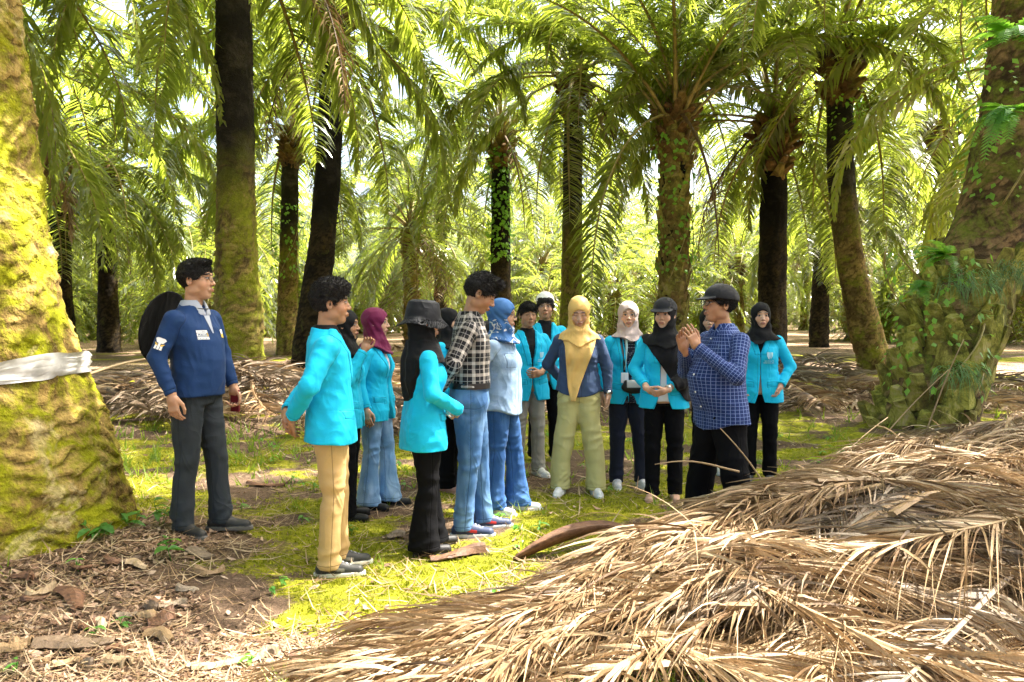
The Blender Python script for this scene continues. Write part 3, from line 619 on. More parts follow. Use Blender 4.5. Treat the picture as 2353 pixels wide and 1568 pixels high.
def crest_at(s):
    i = int(s*(len(_cs)-1)); d = _cs[min(i+4, len(_cs)-1)]-_cs[max(i-4, 0)]; return _cs[i], math.atan2(d[1], d[0])
q = 0
while q < 62:      # along the windrow, pointing to its low left end or across it
    s_ = rs.uniform(.10, .80)**1.1; c, a = crest_at(s_); off = rs.normal(-.12, .45)*c[3]; x = c[0]-math.sin(a)*off; y = c[1]+math.cos(a)*off
    az = a+math.pi+rs.normal(0, .22)-.12 if rs.uniform() < .7 else a+rs.uniform(-.9, .9)-.5
    L_ = rs.uniform(1.3, 2.5)
    if not inside(x, y, az, L_): continue
    q += 1
    frond_thing(LB, GP, x=x, y=y, az=az, L=L_, seed=200+q, lift=rs.uniform(.02, .12), leafL=rs.uniform(.4, .75), leafW=rs.uniform(.009, .015), nl=84, flat=rs.uniform(.1, .5), curl=rs.normal(0, .2), spreadang=rs.uniform(14, 34), mat=M_DRY if q % 4 else M_DRYGREY, broken=.2)
frond_thing('large flattened dry frond with a herringbone of leaflets at the bottom right corner', x=2.75, y=4.15, az=R(-138), L=2.6, seed=5, lift=.10, leafL=.62, leafW=.013, nl=85, flat=.05, curl=.1, spreadang=50, mat=M_DRYGREY, broken=.03, rach=.018)
frond_thing('sunlit pale dry frond whose long leaflets point left, at the right edge of the heap', x=3.6, y=4.85, az=R(-152), L=2.2, seed=6, lift=.17, leafL=.95, leafW=.015, nl=80, flat=.08, curl=-.2, spreadang=36, broken=.04, rach=.018)
frond_thing('dry frond with fanned leaflets forming the low left tip of the heap', x=1.25, y=3.78, az=R(195), L=2.2, seed=7, lift=.05, leafL=.6, leafW=.012, nl=95, flat=.08, curl=.05, spreadang=18, broken=.06)
frond_thing('dry frond nearest the camera with its leaflets spread over dark soil', x=2.1, y=3.75, az=R(182), L=2.3, seed=8, lift=.05, leafL=.6, leafW=.013, nl=85, flat=.1, curl=-.25, spreadang=42, broken=.08)
frond_thing('dry frond at the bottom right corner with a thick pale stalk', x=2.35, y=3.3, az=R(-128), L=1.6, seed=9, lift=.06, leafL=.5, leafW=.013, nl=70, flat=.1, curl=-.1, spreadang=48, broken=.05, rach=.028)
for q, (x, y, az) in enumerate(((1.3, 4.3, 206), (1.85, 4.65, 204), (2.3, 4.9, 200), (1.2, 3.9, 200), (1.8, 4.15, 196), (1.2, 3.5, 182), (2.9, 5.4, 203), (3.6, 5.8, 206))):
    frond_thing(LB, GP, x=x, y=y, az=R(az), L=1.8, seed=300+q, lift=.06+.02*(q % 3), leafL=.6, leafW=.012, nl=80, flat=.15, curl=rs.normal(0, .2), spreadang=20, broken=.1)
# loose arching leaflets sticking out of the heap
A = Acc(); n_ = 420; s_ = rs.uniform(.12, .85, n_)
for q in range(n_):
    c, a = crest_at(s_[q]); off = rs.normal(.1, .5)*c[3]; x = c[0]-math.sin(a)*off; y = c[1]+math.cos(a)*off; z = float(gz(np.array([x]), np.array([y]))[0]+ph(np.array([x]), np.array([y]))[0])
    if z < .1 or y > np.interp(x, *YB)-.3: continue
    az = rs.uniform(0, 6.28) if q % 3 else a+math.pi+rs.normal(0, .5); el = rs.uniform(.15, 1.1); L = rs.uniform(.25, .75); k = 7; d = np.array([math.cos(az)*math.cos(el), math.sin(az)*math.cos(el), math.sin(el)]); p = np.array([x, y, z-.03]); pts = [p]; dr = rs.uniform(.15, .6)
    for e in range(k): p = p+d*L/k; pts.append(p); d = d+np.array([0, 0, -dr]); d /= np.linalg.norm(d)
    pts = np.array(pts); W = rs.uniform(.003, .007 if q % 6 else .014); X = np.cross(pts[1]-pts[0], (0, 0, 1.)); X /= np.linalg.norm(X)+1e-9; X = X+np.array([0, 0, rs.uniform(-.8, .8)]); pr = np.array([.9, 1, 1, .95, .85, .7, .45, .1])[:, None]
    V = np.stack([pts-X*W*pr, pts+X*W*pr], 1).reshape(-1, 3); A.add(V, [[2*e, 2*e+1, 2*e+3, 2*e+2] for e in range(k)], None, rs.uniform(.3, .95))
tag(link('loose_dry_leaflets', A.mesh('loose_dry_leaflets', M_DRY, False)), 'loose dry leaf strips arching up out of the heap of cut fronds', 'dry leaves', kind='stuff')
# long stray stalks over the heap
for q, (p0, p1, lab) in enumerate((((1660, 1075, 4.9), (1505, 1068, 4.9), 'thin pale stalk sticking out left of the heap in front of the dark trousers'), ((1780, 1150, 5.0), (1655, 985, 5.1), 'thin stalk rising across the dark trousers of the man in the checked shirt'),
        ((2000, 1040, 6.5), (2180, 850, 6.6), 'long thin stalk rising in front of the overgrown trunk'), ((2140, 960, 6.5), (2215, 780, 6.4), 'orange brown stalk leaning up at the overgrown trunk'), ((1900, 1090, 5.6), (2040, 960, 5.8), 'grey stalk standing out of the heap by the overgrown trunk'))):
    a_ = px(*p0); b_ = px(*p1); A = Acc(); P = np.array([np.array(a_)*(1-u)+np.array(b_)*u+np.array([0, 0, .03*math.sin(u*3.1)]) for u in np.linspace(-.25, 1, 10)]); A.tube(P, np.linspace(.008, .003, 10), 5, .6)
    tag(link('dry_stalk', A.mesh('dry_stalk', M_DRY)), lab, 'stalk')
# dark boat shaped sheath
A = Acc(); a_ = np.array(px(1182, 1268, 4.75)); b_ = np.array(px(1425, 1192, 5.0)); n_ = 24
for L_ in (0,):
    V = []; 
    for i in range(n_):
        u = i/(n_-1); c = a_*(1-u)+b_*u; c[2] = .02+.14*u+.03*math.sin(u*3.1); w_ = .012+.075*math.sin(math.pi*min(1, u*.9+.08))**.7
        for j in range(7): v = (j/6-.5)*2; V.append(c+np.array([.15*v*w_, v*w_*.9, (v*v)*w_*.9-.03]))
    A.add(V, [[i*7+j, i*7+j+1, (i+1)*7+j+1, (i+1)*7+j] for i in range(n_-1) for j in range(6)], None, .3)
M_SHEATH = NT('brown_sheath'); _n = M_SHEATH.noise(M_SHEATH.map(M_SHEATH.coord(), (1, 6, 6)), 6, 5, .7); M_SHEATH = M_SHEATH.out(M_SHEATH.pbr(M_SHEATH.ramp(_n, [(.3, (.05, .025, .014)), (.6, (.17, .085, .045)), (.8, (.30, .19, .11))]), .6, .3, M_SHEATH.bump(_n, .5, .01)))
o = link('leaf_sheath', A.mesh('leaf_sheath', M_SHEATH)); tag(o, 'dark brown boat shaped leaf sheath at the left of the heap', 'leaf sheath'); sm_ = o.modifiers.new('thick', 'SOLIDIFY'); sm_.thickness = .012
# cut fronds in the palm rows behind
rs = np.random.RandomState(19); zf = lambda X, Y_: gz(X, Y_)+.55*np.exp(-(((X+4.2)/2.2)**2+((Y_-11.8)/.9)**2))+.35*np.exp(-(((X-5.5)/3)**2+((Y_-16)/1.2)**2))+.30*np.exp(-(((X-0)/6)**2+((Y_-13.2)/.8)**2))
for q in range(84):
    g = q % 4
    if g < 2: x, y, G_, L_ = rs.uniform(-6.2, -1.6), rs.uniform(11, 12.8), 'cut fronds piled behind the man in navy', 'greyish cut frond in the low pile behind the man in navy'
    elif g == 2: x, y, G_, L_ = rs.uniform(-1, 7), rs.uniform(13, 14.5), 'cut fronds in the row behind the group', 'dry cut frond lying in the palm row behind the group'
    else: x, y, G_, L_ = rs.uniform(3, 12), rs.uniform(14.5, 17.5), 'cut fronds by the leaning palm', 'dry cut frond lying near the foot of the leaning palm'
    frond_thing(L_, G_, M_DRYGREY if q % 3 else M_DRY, x=x, y=y, az=rs.uniform(0, 6.28), L=rs.uniform(2, 3.2), seed=400+q, lift=rs.uniform(.03, .25), leafL=.7, leafW=.03, nl=45, flat=rs.uniform(.2, .9), curl=rs.normal(0, .4), spreadang=rs.uniform(30, 60), zf=zf, rach=.035)
# ---------------------------------------------------------------- implicit surfaces, for people
def smin(a, b, k):
    h = np.clip(.5+.5*(b-a)/k, 0, 1); return b*(1-h)+a*h - k*h*(1-h)
def smax(a, b, k): return -smin(-a, -b, k)
def cone(P, a, b, ra, rb):
    a = np.asarray(a, float); b = np.asarray(b, float); ab = b-a; L2 = ab@ab + 1e-9
    t = np.clip(((P-a)@ab)/L2, 0, 1); return np.linalg.norm(P-a-t[:, None]*ab, axis=1) - (ra+(rb-ra)*t)
def ell(P, c, r):
    r = np.asarray(r, float); q = P-np.asarray(c, float); k0 = np.linalg.norm(q/r, axis=1); k1 = np.linalg.norm(q/(r*r), axis=1)+1e-9
    return k0*(k0-1)/k1
def box(P, c, h, r=.01):
    q = np.abs(P-np.asarray(c, float))-np.asarray(h, float)+r
    return np.linalg.norm(np.maximum(q, 0), axis=1)+np.minimum(q.max(1), 0)-r
def loft(P, keys, cap=True, sq=2.0):
    """stack of ellipses: (z, cx, cy, rx, ry)"""
    K = np.array(sorted(keys), float); z = P[:, 2]; f = [np.interp(z, K[:, 0], K[:, i]) for i in range(1, 5)]
    x = np.abs((P[:, 0]-f[0])/f[2]); y = np.abs((P[:, 1]-f[1])/f[3])
    k = (x**sq+y**sq)**(1/sq); d = (k-1)*np.minimum(f[2], f[3])
    if cap: d = np.maximum(d, np.maximum(K[0, 0]-z, z-K[-1, 0]))
    return d
def sdf_mesh(f, lo, hi, h):
    lo = np.asarray(lo, float); n = (np.ceil((np.asarray(hi, float)-lo)/(4*h)).astype(int)+1)
    bi = np.stack(np.meshgrid(*[np.arange(k) for k in n], indexing='ij'), -1).reshape(-1, 3)
    cd = f(lo+(bi*4+1.5)*h); act = np.abs(cd) < 7.5*h
    D = np.repeat(np.repeat(np.repeat(np.where(cd > 0, 1., -1.).reshape(n), 4, 0), 4, 1), 4, 2)
    o = np.stack(np.meshgrid(*[np.arange(4)]*3, indexing='ij'), -1).reshape(-1, 3)
    I = (bi[act][:, None]*4+o[None]).reshape(-1, 3); D[I[:, 0], I[:, 1], I[:, 2]] = f(lo+I*h)
    ins = D < 0; c = [ins[a:ins.shape[0]-1+a, b:ins.shape[1]-1+b, e:ins.shape[2]-1+e] for a in (0, 1) for b in (0, 1) for e in (0, 1)]
    cnt = sum(x.astype(np.int8) for x in c); mixed = (cnt > 0) & (cnt < 8); C = np.argwhere(mixed)
    idx = np.full(mixed.shape, -1); idx[mixed] = np.arange(len(C)); S = np.zeros((len(C), 3)); N = np.zeros(len(C))
    cor = [(a, b, e) for a in (0, 1) for b in (0, 1) for e in (0, 1)]; val = {k: D[C[:, 0]+k[0], C[:, 1]+k[1], C[:, 2]+k[2]] for k in cor}
    for k in cor:
        for ax in range(3):
            if k[ax] == 0:
                k2 = tuple(1 if i == ax else k[i] for i in range(3)); a, b = val[k], val[k2]; m = (a < 0) != (b < 0)
                t = a[m]/(a[m]-b[m]); p = np.tile(np.array(k, float), (m.sum(), 1)); p[:, ax] = t; S[m] += p; N[m] += 1
    V = lo+(C+S/N[:, None])*h; F = []
    for ax in range(3):
        sl0 = [slice(None)]*3; sl1 = [slice(None)]*3; sl0[ax] = slice(0, -1); sl1[ax] = slice(1, None)
        a = ins[tuple(sl0)]; b = ins[tuple(sl1)]; E = np.argwhere(a != b); u, v = (ax+1) % 3, (ax+2) % 3
        E = E[(E[:, u] > 0) & (E[:, v] > 0) & (E[:, u] < D.shape[u]-1) & (E[:, v] < D.shape[v]-1)]
        sg = a[E[:, 0], E[:, 1], E[:, 2]]; q = []
        for du, dv in ((0, 0), (1, 0), (1, 1), (0, 1)):
            e = E.copy(); e[:, u] -= du; e[:, v] -= dv; q.append(idx[e[:, 0], e[:, 1], e[:, 2]])
        q = np.stack(q, 1); q[~sg] = q[~sg][:, ::-1]; F.append(q)
    F = np.vstack(F); F = F[(F >= 0).all(1)]
    return V, F
def rotm(yaw, pitch, roll=0): return np.array((Matrix.Rotation(yaw, 3, 'Z') @ Matrix.Rotation(-pitch, 3, 'X') @ Matrix.Rotation(roll, 3, 'Y')))
def ridge(P, f, seed): return 1-2*np.abs(noise(P, f, seed))
def unit(v): v = np.asarray(v, float); return v/np.linalg.norm(v)
# ---------------------------------------------------------------- materials for people
def mat_skin():
    m = NT('skin'); n = m.noise(m.coord(), 30, 3); c = m.mix(.16, m.colattr('col'), m.ramp(n, [(.3, (.6, .35, .25)), (.7, (1, .85, .75))]), 'MULTIPLY')
    s = m.pbr(c, .48, .4); m.p.inputs['Subsurface Weight'].default_value = .12; m.p.inputs['Subsurface Radius'].default_value = (.02, .008, .004); m.p.inputs['Subsurface Scale'].default_value = .3
    return m.out(s)
M_SKIN = mat_skin()
def mat_col(name, rough=.6, spec=.35):
    m = NT(name); n = m.noise(m.coord(), 60, 3); c = m.mix(.3, m.colattr('col'), m.ramp(n, [(.3, .6), (.7, 1.0)]), 'MULTIPLY'); return m.out(m.pbr(c, rough, spec, m.bump(n, .2, .003)))
M_SHOE = mat_col('shoe_material', .55)
def mat_hair(name, c1=(.004, .0035, .0035), c2=(.018, .014, .012), sc_=(60, 60, 14)):
    m = NT(name); n = m.noise(m.map(m.coord(), sc_), 3, 4, .7); return m.out(m.pbr(m.ramp(n, [(.4, c1), (.75, c2)]), .6, .3, m.bump(n, .9, .008)))
M_HAIR = mat_hair('black_hair'); M_CURLY = mat_hair('curly_hair', sc_=(30, 30, 30))
_clothes = {}
def cloth(name, c, kind='plain', rough=.75, c2=None, spec=.15, sheen=.04, var=.14):
    if name in _clothes: return _clothes[name]
    m = NT(name); co = m.coord(); n = m.noise(co, 3.5, 4, .6); fine = m.noise(m.map(co, (1, 1, 1)), 260, 2); pat = m.attr('pat', True)
    base = m.mix(n, tuple(x*(1-var) for x in c), tuple(min(1, x*(1+var)) for x in c))
    sp = m.n('SeparateXYZ'); m.l(pat, sp.inputs[0]); X, Y_ = sp.outputs[0], sp.outputs[1]
    def stripe(v, per, wd, off=0.0):   # 1 inside a stripe
        f = m.math('FRACT', m.math('ADD', m.math('DIVIDE', v, per), 100+off)); return m.math('LESS_THAN', f, wd)
    if kind == 'plaid':     # black, grey and cream buffalo plaid
        a, b = stripe(X, .075, .27), stripe(Y_, .075, .27); s_ = m.math('MULTIPLY', m.math('ADD', a, b), .5)
        base = m.mix(s_, (.010, .010, .012), (.42, .38, .34)); t_ = m.math('MAXIMUM', stripe(X, .075, .05, .4), stripe(Y_, .075, .05, .4)); base = m.mix(m.math('MULTIPLY', t_, .5), base, (.45, .42, .4))
    if kind == 'check':     # thin pale grid
        t_ = m.math('MAXIMUM', stripe(X, .024, .12), stripe(Y_, .024, .12)); base = m.mix(t_, base, c2)
    if kind == 'dots':
        vo = m.n('TexVoronoi'); vo.inputs['Scale'].default_value = 70; vo.inputs['Randomness'].default_value = .15; m.l(co, vo.inputs[0]); base = m.mix(m.math('LESS_THAN', vo.outputs['Distance'], .28), base, c2)
    if kind == 'floral':
        f1 = m.noise(co, 16, 2, .6, 1.4); z = m.n('SeparateXYZ'); m.l(co, z.inputs[0])
        msk = m.math('MULTIPLY', m.ramp(f1, [(.56, 0), (.60, 1)]), m.math('LESS_THAN', z.outputs[2], 1.56)); base = m.mix(msk, base, c2)
    if kind == 'denim':
        k = m.noise(m.map(co, (1, 1, .35)), 7, 3); w_ = m.n('TexWave'); w_.inputs['Scale'].default_value = 160; m.l(co, w_.inputs[0])
        base = m.mix(m.ramp(k, [(.42, 0), (.68, 1)]), base, c2); base = m.mix(.12, base, w_.outputs['Color'], 'MULTIPLY')
    if kind == 'chambray': base = m.mix(m.ramp(m.noise(co, 9, 5, .7), [(.45, 0), (.7, 1)]), base, c2)
    if kind == 'block':     # two colours by height, for a cap
        pass
    ln = m.n('SeparateXYZ'); m.l(m.attr('ln', True), ln.inputs[0]); g_ = None
    has = m.math('GREATER_THAN', m.math('ADD', m.math('ADD', m.math('ABSOLUTE', ln.outputs[0]), m.math('ABSOLUTE', ln.outputs[1])), m.math('ABSOLUTE', ln.outputs[2])), .0002)
    for k in range(3):
        mr = m.n('MapRange'); mr.interpolation_type = 'SMOOTHSTEP'; mr.inputs[1].default_value = .0008; mr.inputs[2].default_value = .0042; mr.inputs[3].default_value = 1; mr.inputs[4].default_value = 0; m.l(m.math('ABSOLUTE', ln.outputs[k]), mr.inputs[0]); g_ = mr.outputs[0] if g_ is None else m.math('MAXIMUM', g_, mr.outputs[0])
    g_ = m.math('MULTIPLY', g_, has); base = m.mix(m.math('MULTIPLY', g_, .65), base, tuple(x*.45 for x in c))
    cr1 = m.math('ABSOLUTE', m.math('SUBTRACT', m.noise(m.map(co, (1.3, 1.3, .9)), 5.0, 1.2, .4, .9), .5)); cr2 = m.math('ABSOLUTE', m.math('SUBTRACT', m.noise(co, 17, 2, .5, .8), .5))
    hgt = m.math('SUBTRACT', m.math('ADD', m.math('MULTIPLY', cr1, -1.0), m.math('MULTIPLY', cr2, -.12)), m.math('MULTIPLY', g_, .10)); hgt = m.math('ADD', hgt, m.math('MULTIPLY', fine, .012))
    p = m.pbr(base, rough, spec, m.bump(hgt, .62, .035), sheen)
    _clothes[name] = m.out(p); return _clothes[name]
CY = cloth('cyan_blazer_cloth', (.008, .46, .72), rough=.6, var=.08)
BLK = cloth('black_cloth', (.006, .006, .007), rough=.75, spec=.15, sheen=.03); BLKT = cloth('black_trouser_cloth', (.0045, .0045, .0055), rough=.85, spec=.08, sheen=0)
M_METAL = NT('metal'); M_METAL = M_METAL.out(M_METAL.pbr((.6, .58, .55), .3, .5, metal=1)); M_BLACKPL = NT('black_plastic'); M_BLACKPL = M_BLACKPL.out(M_BLACKPL.pbr((.012, .01, .01), .35, .5))
M_WHITE = NT('white_print'); M_WHITE = M_WHITE.out(M_WHITE.pbr((.8, .8, .8), .6, .3)); M_YELLOW = NT('yellow_print'); M_YELLOW = M_YELLOW.out(M_YELLOW.pbr((.75, .5, .08), .6, .3))
M_PALEB = NT('pale_print'); M_PALEB = M_PALEB.out(M_PALEB.pbr((.55, .8, .85), .6, .3))
M_GLASS = NT('lens_glass'); _g = M_GLASS.n('BsdfTransparent'); _g.inputs[0].default_value = (.9, .92, .93, 1); _gl = M_GLASS.n('BsdfGlossy'); _gl.inputs['Roughness'].default_value = .05
_mx = M_GLASS.n('MixShader'); _mx.inputs[0].default_value = .12; M_GLASS.l(_g.outputs[0], _mx.inputs[1]); M_GLASS.l(_gl.outputs[0], _mx.inputs[2]); M_GLASS = M_GLASS.out(_mx.outputs[0])
# ---------------------------------------------------------------- hands
_hands = {}
def hand_arrays(curl=.35, spread=.06, thumb=.5, index=None):
    key = (curl, spread, thumb, index)
    if key in _hands: return _hands[key]
    seg = []
    for i, (bx, L) in enumerate(((-.031, .058), (-.0105, .072), (.0105, .078), (.031, .071))):
        c = curl if not (index is not None and i == 3) else index; c = c + (3-i)*.06*c
        p = np.array([bx, .088-abs(i-2)*.004, 0.]); a = 0; ang = spread*(i-1.5); w_ = .0092 if i else .008
        for j, (fl, fc) in enumerate(((.46, .9), (.3, 1.15), (.24, .8))):
            a += c*fc; d = np.array([math.sin(ang)*math.cos(a), math.cos(ang)*math.cos(a), -math.sin(a)]); q = p+d*L*fl
            seg.append((p, q, w_*(1-.1*j), w_*(1-.1*(j+1)))); p = q
    p = np.array([.026, .018, -.006]); q = np.array([.052, .052, -.012-.012*thumb]); r_ = q+np.array([.012-.014*thumb, .030, -.012*thumb]); s = r_+np.array([-.012*thumb, .024, -.010*thumb])
    seg += [(p, q, .015, .0115), (q, r_, .011, .0095), (r_, s, .0095, .0078)]
    def f(P):
        d = box(P, (0, .048, 0), (.038, .046, .0135), .013); d = smin(d, cone(P, (0, -.03, 0), (0, .02, 0), .026, .028), .02)
        d = smin(d, ell(P, (.022, .03, -.008), (.018, .028, .014)), .01)
        m = None
        for s_ in seg:
            e = cone(P, *s_); m = e if m is None else smin(m, e, .0035)
        return smin(d, m, .006)
    _hands[key] = sdf_mesh(f, (-.06, -.065, -.11), (.085, .19, .03), .0033); return _hands[key]
# ---------------------------------------------------------------- head
def head_sdf(Q, fem=False):
    ax = np.abs(Q[:, 0]); S = Q.copy(); S[:, 0] = ax
    d = ell(Q, (0, -.012, .030), (.075, .095, .086))
    d = smin(d, ell(Q, (0, .026, -.028), (.060 if not fem else .058, .062, .083)), .03)
    d = smin(d, ell(Q, (0, .052, -.094), (.026, .026, .019)), .028)
    d = smin(d, ell(S, (.050, .0, -.062), (.014, .034, .024)), .022 if fem else .018)
    d = smin(d, ell(S, (.037, .050, -.030), (.023, .022, .024)), .02)
    d = smin(d, ell(S, (.024, .078, .031), (.026, .013, .009)), .014)
    d = smax(d, -ell(S, (.031, .1, .008), (.021, .019, .0135)), .012)
    d = smin(d, ell(S, (.031, .0735, .008), (.0145, .0145, .013)), .003)
    d = smin(d, cone(Q, (0, .082, .014), (0, .102, -.026), .0075, .0115), .010)
    d = smin(d, ell(S, (.0115, .092, -.030), (.0085, .010, .008)), .006)
    d = smin(d, ell(Q, (0, .084, -.062), (.025, .013, .0125)), .012)
    d = smin(d, ell(Q, (0, .0925, -.0575), (.021, .0062, .0048)), .003); d = smin(d, ell(Q, (0, .0910, -.0675), (.018, .0068, .0052)), .003)
    E = S - np.array([.075, -.012, -.004]); E = np.stack([E[:, 0]-.25*E[:, 1]*-1*0, E[:, 1], E[:, 2]], 1)
    ear = ell(E, (0.003, 0, 0), (.009, .018, .030)); ear = smax(ear, -ell(E, (.014, .003, .002), (.009, .010, .019)), .004)
    return smin(d, ear, .006)
def head_col(Q, skin, fem, closed=False, smile=False, beard=0, wide_lip=None):
    n = len(Q); C = np.tile(np.array(skin, float), (n, 1)); x, y, z = Q[:, 0], Q[:, 1], Q[:, 2]; ax = np.abs(x)
    def put(m, c): C[m] = C[m]*(1-m[m][:, None]*1.0) + np.array(c)
    def blend(w_, c): C[:] = C*(1-w_[:, None]) + np.array(c)*w_[:, None]
    sk = np.array(skin)
    blend(.35*np.exp(-((ax-.042)**2+(z+.03)**2)/.0006)*(y > .03), sk*np.array([1.15, .8, .75]))
    zc = -.0625 + (.10*ax if smile else .03*ax)
    lip = (((x/.0235)**2+((z-zc)/.0098)**2) < 1) & (y > .07)
    blend(lip*.9, (sk*.4+np.array([.26, .02, .03])*.6) if fem else sk*np.array([.78, .55, .5]))
    blend(((np.abs(z-zc) < .0012) & (ax < .022) & (y > .07))*.8, sk*.15)
    bz = .0335-.28*np.clip(ax-.03, 0, 1)**1.0 + .10*np.clip(ax-.012, 0, .02); bw = .0040 if fem else .0052
    blend(((np.abs(z-bz) < bw) & (ax > .013) & (ax < .05) & (y > .04))*(.9 if fem else .96), (.012, .009, .008))
    ex, ez = ax-.031, z-.0075; op = .0022 if closed else .0072
    eye = ((ex/.0145)**2+(ez/op)**2 < 1) & (y > .06)
    if not closed:
        blend(eye*1.0, (.40, .35, .32)); blend((eye & (ex**2+ez**2 < .0074**2))*1.0, (.015, .010, .008))
    up = (np.abs(ez-op*np.sqrt(np.clip(1-(ex/.0155)**2, 0, 1))*1.0) < .0019) & (np.abs(ex) < .0165) & (y > .055)
    if closed: up = (np.abs(ez+.002) < .0017) & (np.abs(ex) < .014) & (y > .055)
    blend(up*.9, (.012, .008, .007))
    blend(((ax-.0075)**2+(z+.0375)**2 < .0000105*1.3).astype(float)*(y > .085), sk*.25)
    if beard: blend(beard*((z < -.045) & (y > -.01) & ~lip).astype(float)*(.6+.4*np.clip(noise(Q, 90, 3), -1, 1)), (.03, .025, .022))
    return C
# ---------------------------------------------------------------- a person
POSE = {
 'hang': dict(e=(.240, -.035, 1.11), w=(.245, .035, .875), d=(0, .12, -1), t=(0, 1, .1), c=.32),
 'hangw': dict(e=(.285, -.03, 1.12), w=(.31, .03, .88), d=(-.05, .12, -1), t=(0, 1, .1), c=.32),
 'clasp': dict(e=(.262, -.02, 1.12), w=(.085, .235, .985), d=(-.85, .25, -.42), t=(.1, .5, .8), c=.55),
 'claspb': dict(e=(.262, -.02, 1.11), w=(.075, .215, .965), d=(-.9, .2, -.3), t=(.1, .5, .8), c=.75),
 'behind': dict(e=(.265, -.11, 1.13), w=(.09, -.215, .93), d=(-.7, -.1, -.65), t=(.5, 0, -.7), c=.5),
 'pocket': dict(e=(.258, -.07, 1.11), w=(.185, .09, .93), d=(-.3, .3, -1), t=(0, 1, .1), c=.5),
}
def person(label, dx, Y, ytop, yaw, fem=False, skin=(.38, .205, .125), seed=0, top='blazer', topm=None, inner=None, innerm=None, trous='straight', trm=None, shoes='sneaker', shoec=((.7, .7, .7), (.75, .74, .7)),
           R_='hang', L_='hang', hy=0, hp=0, hf=0.0, hair=None, hijab=None, hijm=None, belly=0.0, girth=1.0, hem=None, vdepth=1.14, openw=0.0, feet=None, closed=False, smile=False, beard=0, collar=None, tuck=False,
           cuff=.93, sleeve=1.0, legw=1.0, ground=None, headtop=1.70, lean=0.0, group='people standing in the palm grove', heady=0.0, pale=None, drape=None, extra=None, capped=False, feety=0.0):
    p0 = px(dx, 784, Y); gz0 = float(gz(np.array([p0.x]), np.array([Y]))[0]) if ground is None else ground
    H = px(dx, ytop, Y).z - gz0; s = H/headtop
    t = empty('person', (p0.x, Y, gz0 - .006), R(yaw)); t.scale = (s, s, s); tag(t, label, 'person', group)
    rs = np.random.RandomState(seed+100); po = {}
    for sd, nm, spx in ((1, 'R', R_), (-1, 'L', L_)):
        q = dict(POSE[spx]) if isinstance(spx, str) else dict(POSE['hang'], **spx)
        for k in ('e', 'w', 'd', 't'): v = np.array(q[k], float); v[0] *= sd; q[k] = v
        q['s'] = np.array([sd*(.158 if fem else .174)*girth**.5, -.012, 1.345]); po[nm] = q
    shw = .178 if fem else .192
    HC = np.array([0, .012+hf, 1.592+heady]); HR = rotm(R(hy), R(hp)); bodyyaw = None
    def toH(P): return (P-HC)@HR/1.035           # world(local body) -> head frame
    feet = feet or ((.095, .03, 8), (-.095, -.01, -8))   # (x, y, toe-out degrees): right, left
    # ---- trunk profile shared by clothes
    gx = girth*(.95 if fem else 1)
    def torso(P, off, z0, z1, flare=0.0):
        K = [(.72, .192+flare*1.2, .138), (.86, .186+flare, .132), (.98, .170+flare*.6, .120+belly*.6), (1.10, .158+flare*.2, .112+belly), (1.22, .170, .116+belly*.6), (1.30, .176, .108), (1.36, .150, .092), (1.40, .112, .080), (1.43, .082, .068), (1.46, .062, .060), (1.50, .055, .055)]
        if fem: K = [(.72, .190+flare*1.2, .135), (.86, .186+flare, .130), (.98, .166+flare*.7, .116+belly*.6), (1.08, .146+flare*.4, .104+belly), (1.20, .156, .112+belly*.5), (1.29, .160, .104), (1.35, .132, .088), (1.39, .098, .076), (1.425, .072, .062), (1.46, .055, .055), (1.50, .05, .05)]
        d = loft(P, [(z, 0, (belly*.75*math.exp(-((z-1.06)/.15)**2) - (.012 if z > 1.3 else 0)) + (z-.9)*lean, (a+off)*gx, b+off) for z, a, b in K], False, 2.3)
        if fem: S = P.copy(); S[:, 0] = np.abs(S[:, 0]); d = smin(d, ell(S, (.07, .075+off*.6, 1.215), (.06, .055, .06)), .045)
        return np.maximum(d, np.maximum(z0-P[:, 2], P[:, 2]-z1))
    def arms(P, rad, upto=1.0, k=.02):
        d = None
        for q in po.values():
            w_ = q['e']+(q['w']-q['e'])*upto; a = cone(P, q['s'], q['e'], rad[0], rad[1]); b = cone(P, q['e'], w_, rad[1], rad[2]); a = smin(a, b, .02)
            ax = unit(q['w']-q['e']); a = np.maximum(a, np.where(np.linalg.norm(P-w_, axis=1) < .14, (P-w_)@ax, -1))
            d = a if d is None else np.minimum(d, a)
        return d
    def pats(V):
        """cloth pattern coordinates: round and along the trunk or the sleeve"""
        dt = torso(V, 0, .5, 1.6); u = np.arctan2(V[:, 0], V[:, 1])*.165; v = V[:, 2].copy(); best = dt.copy()
        for q in po.values():
            for a, b, off in ((q['s'], q['e'], 0), (q['e'], q['w'], .30)):
                dd = cone(V, a, b, .06, .05); ax = unit(b-a); m = dd < best-.004*(off == 0)
                r1 = np.cross(ax, (0, .3, 1.)); r1 /= np.linalg.norm(r1); r2 = np.cross(ax, r1); q_ = V-a
                u = np.where(m, np.arctan2(q_@r1, q_@r2)*.062, u); v = np.where(m, q_@ax+off, v); best = np.where(m, dd, best)
        return np.stack([u, v, 0*u], 1)
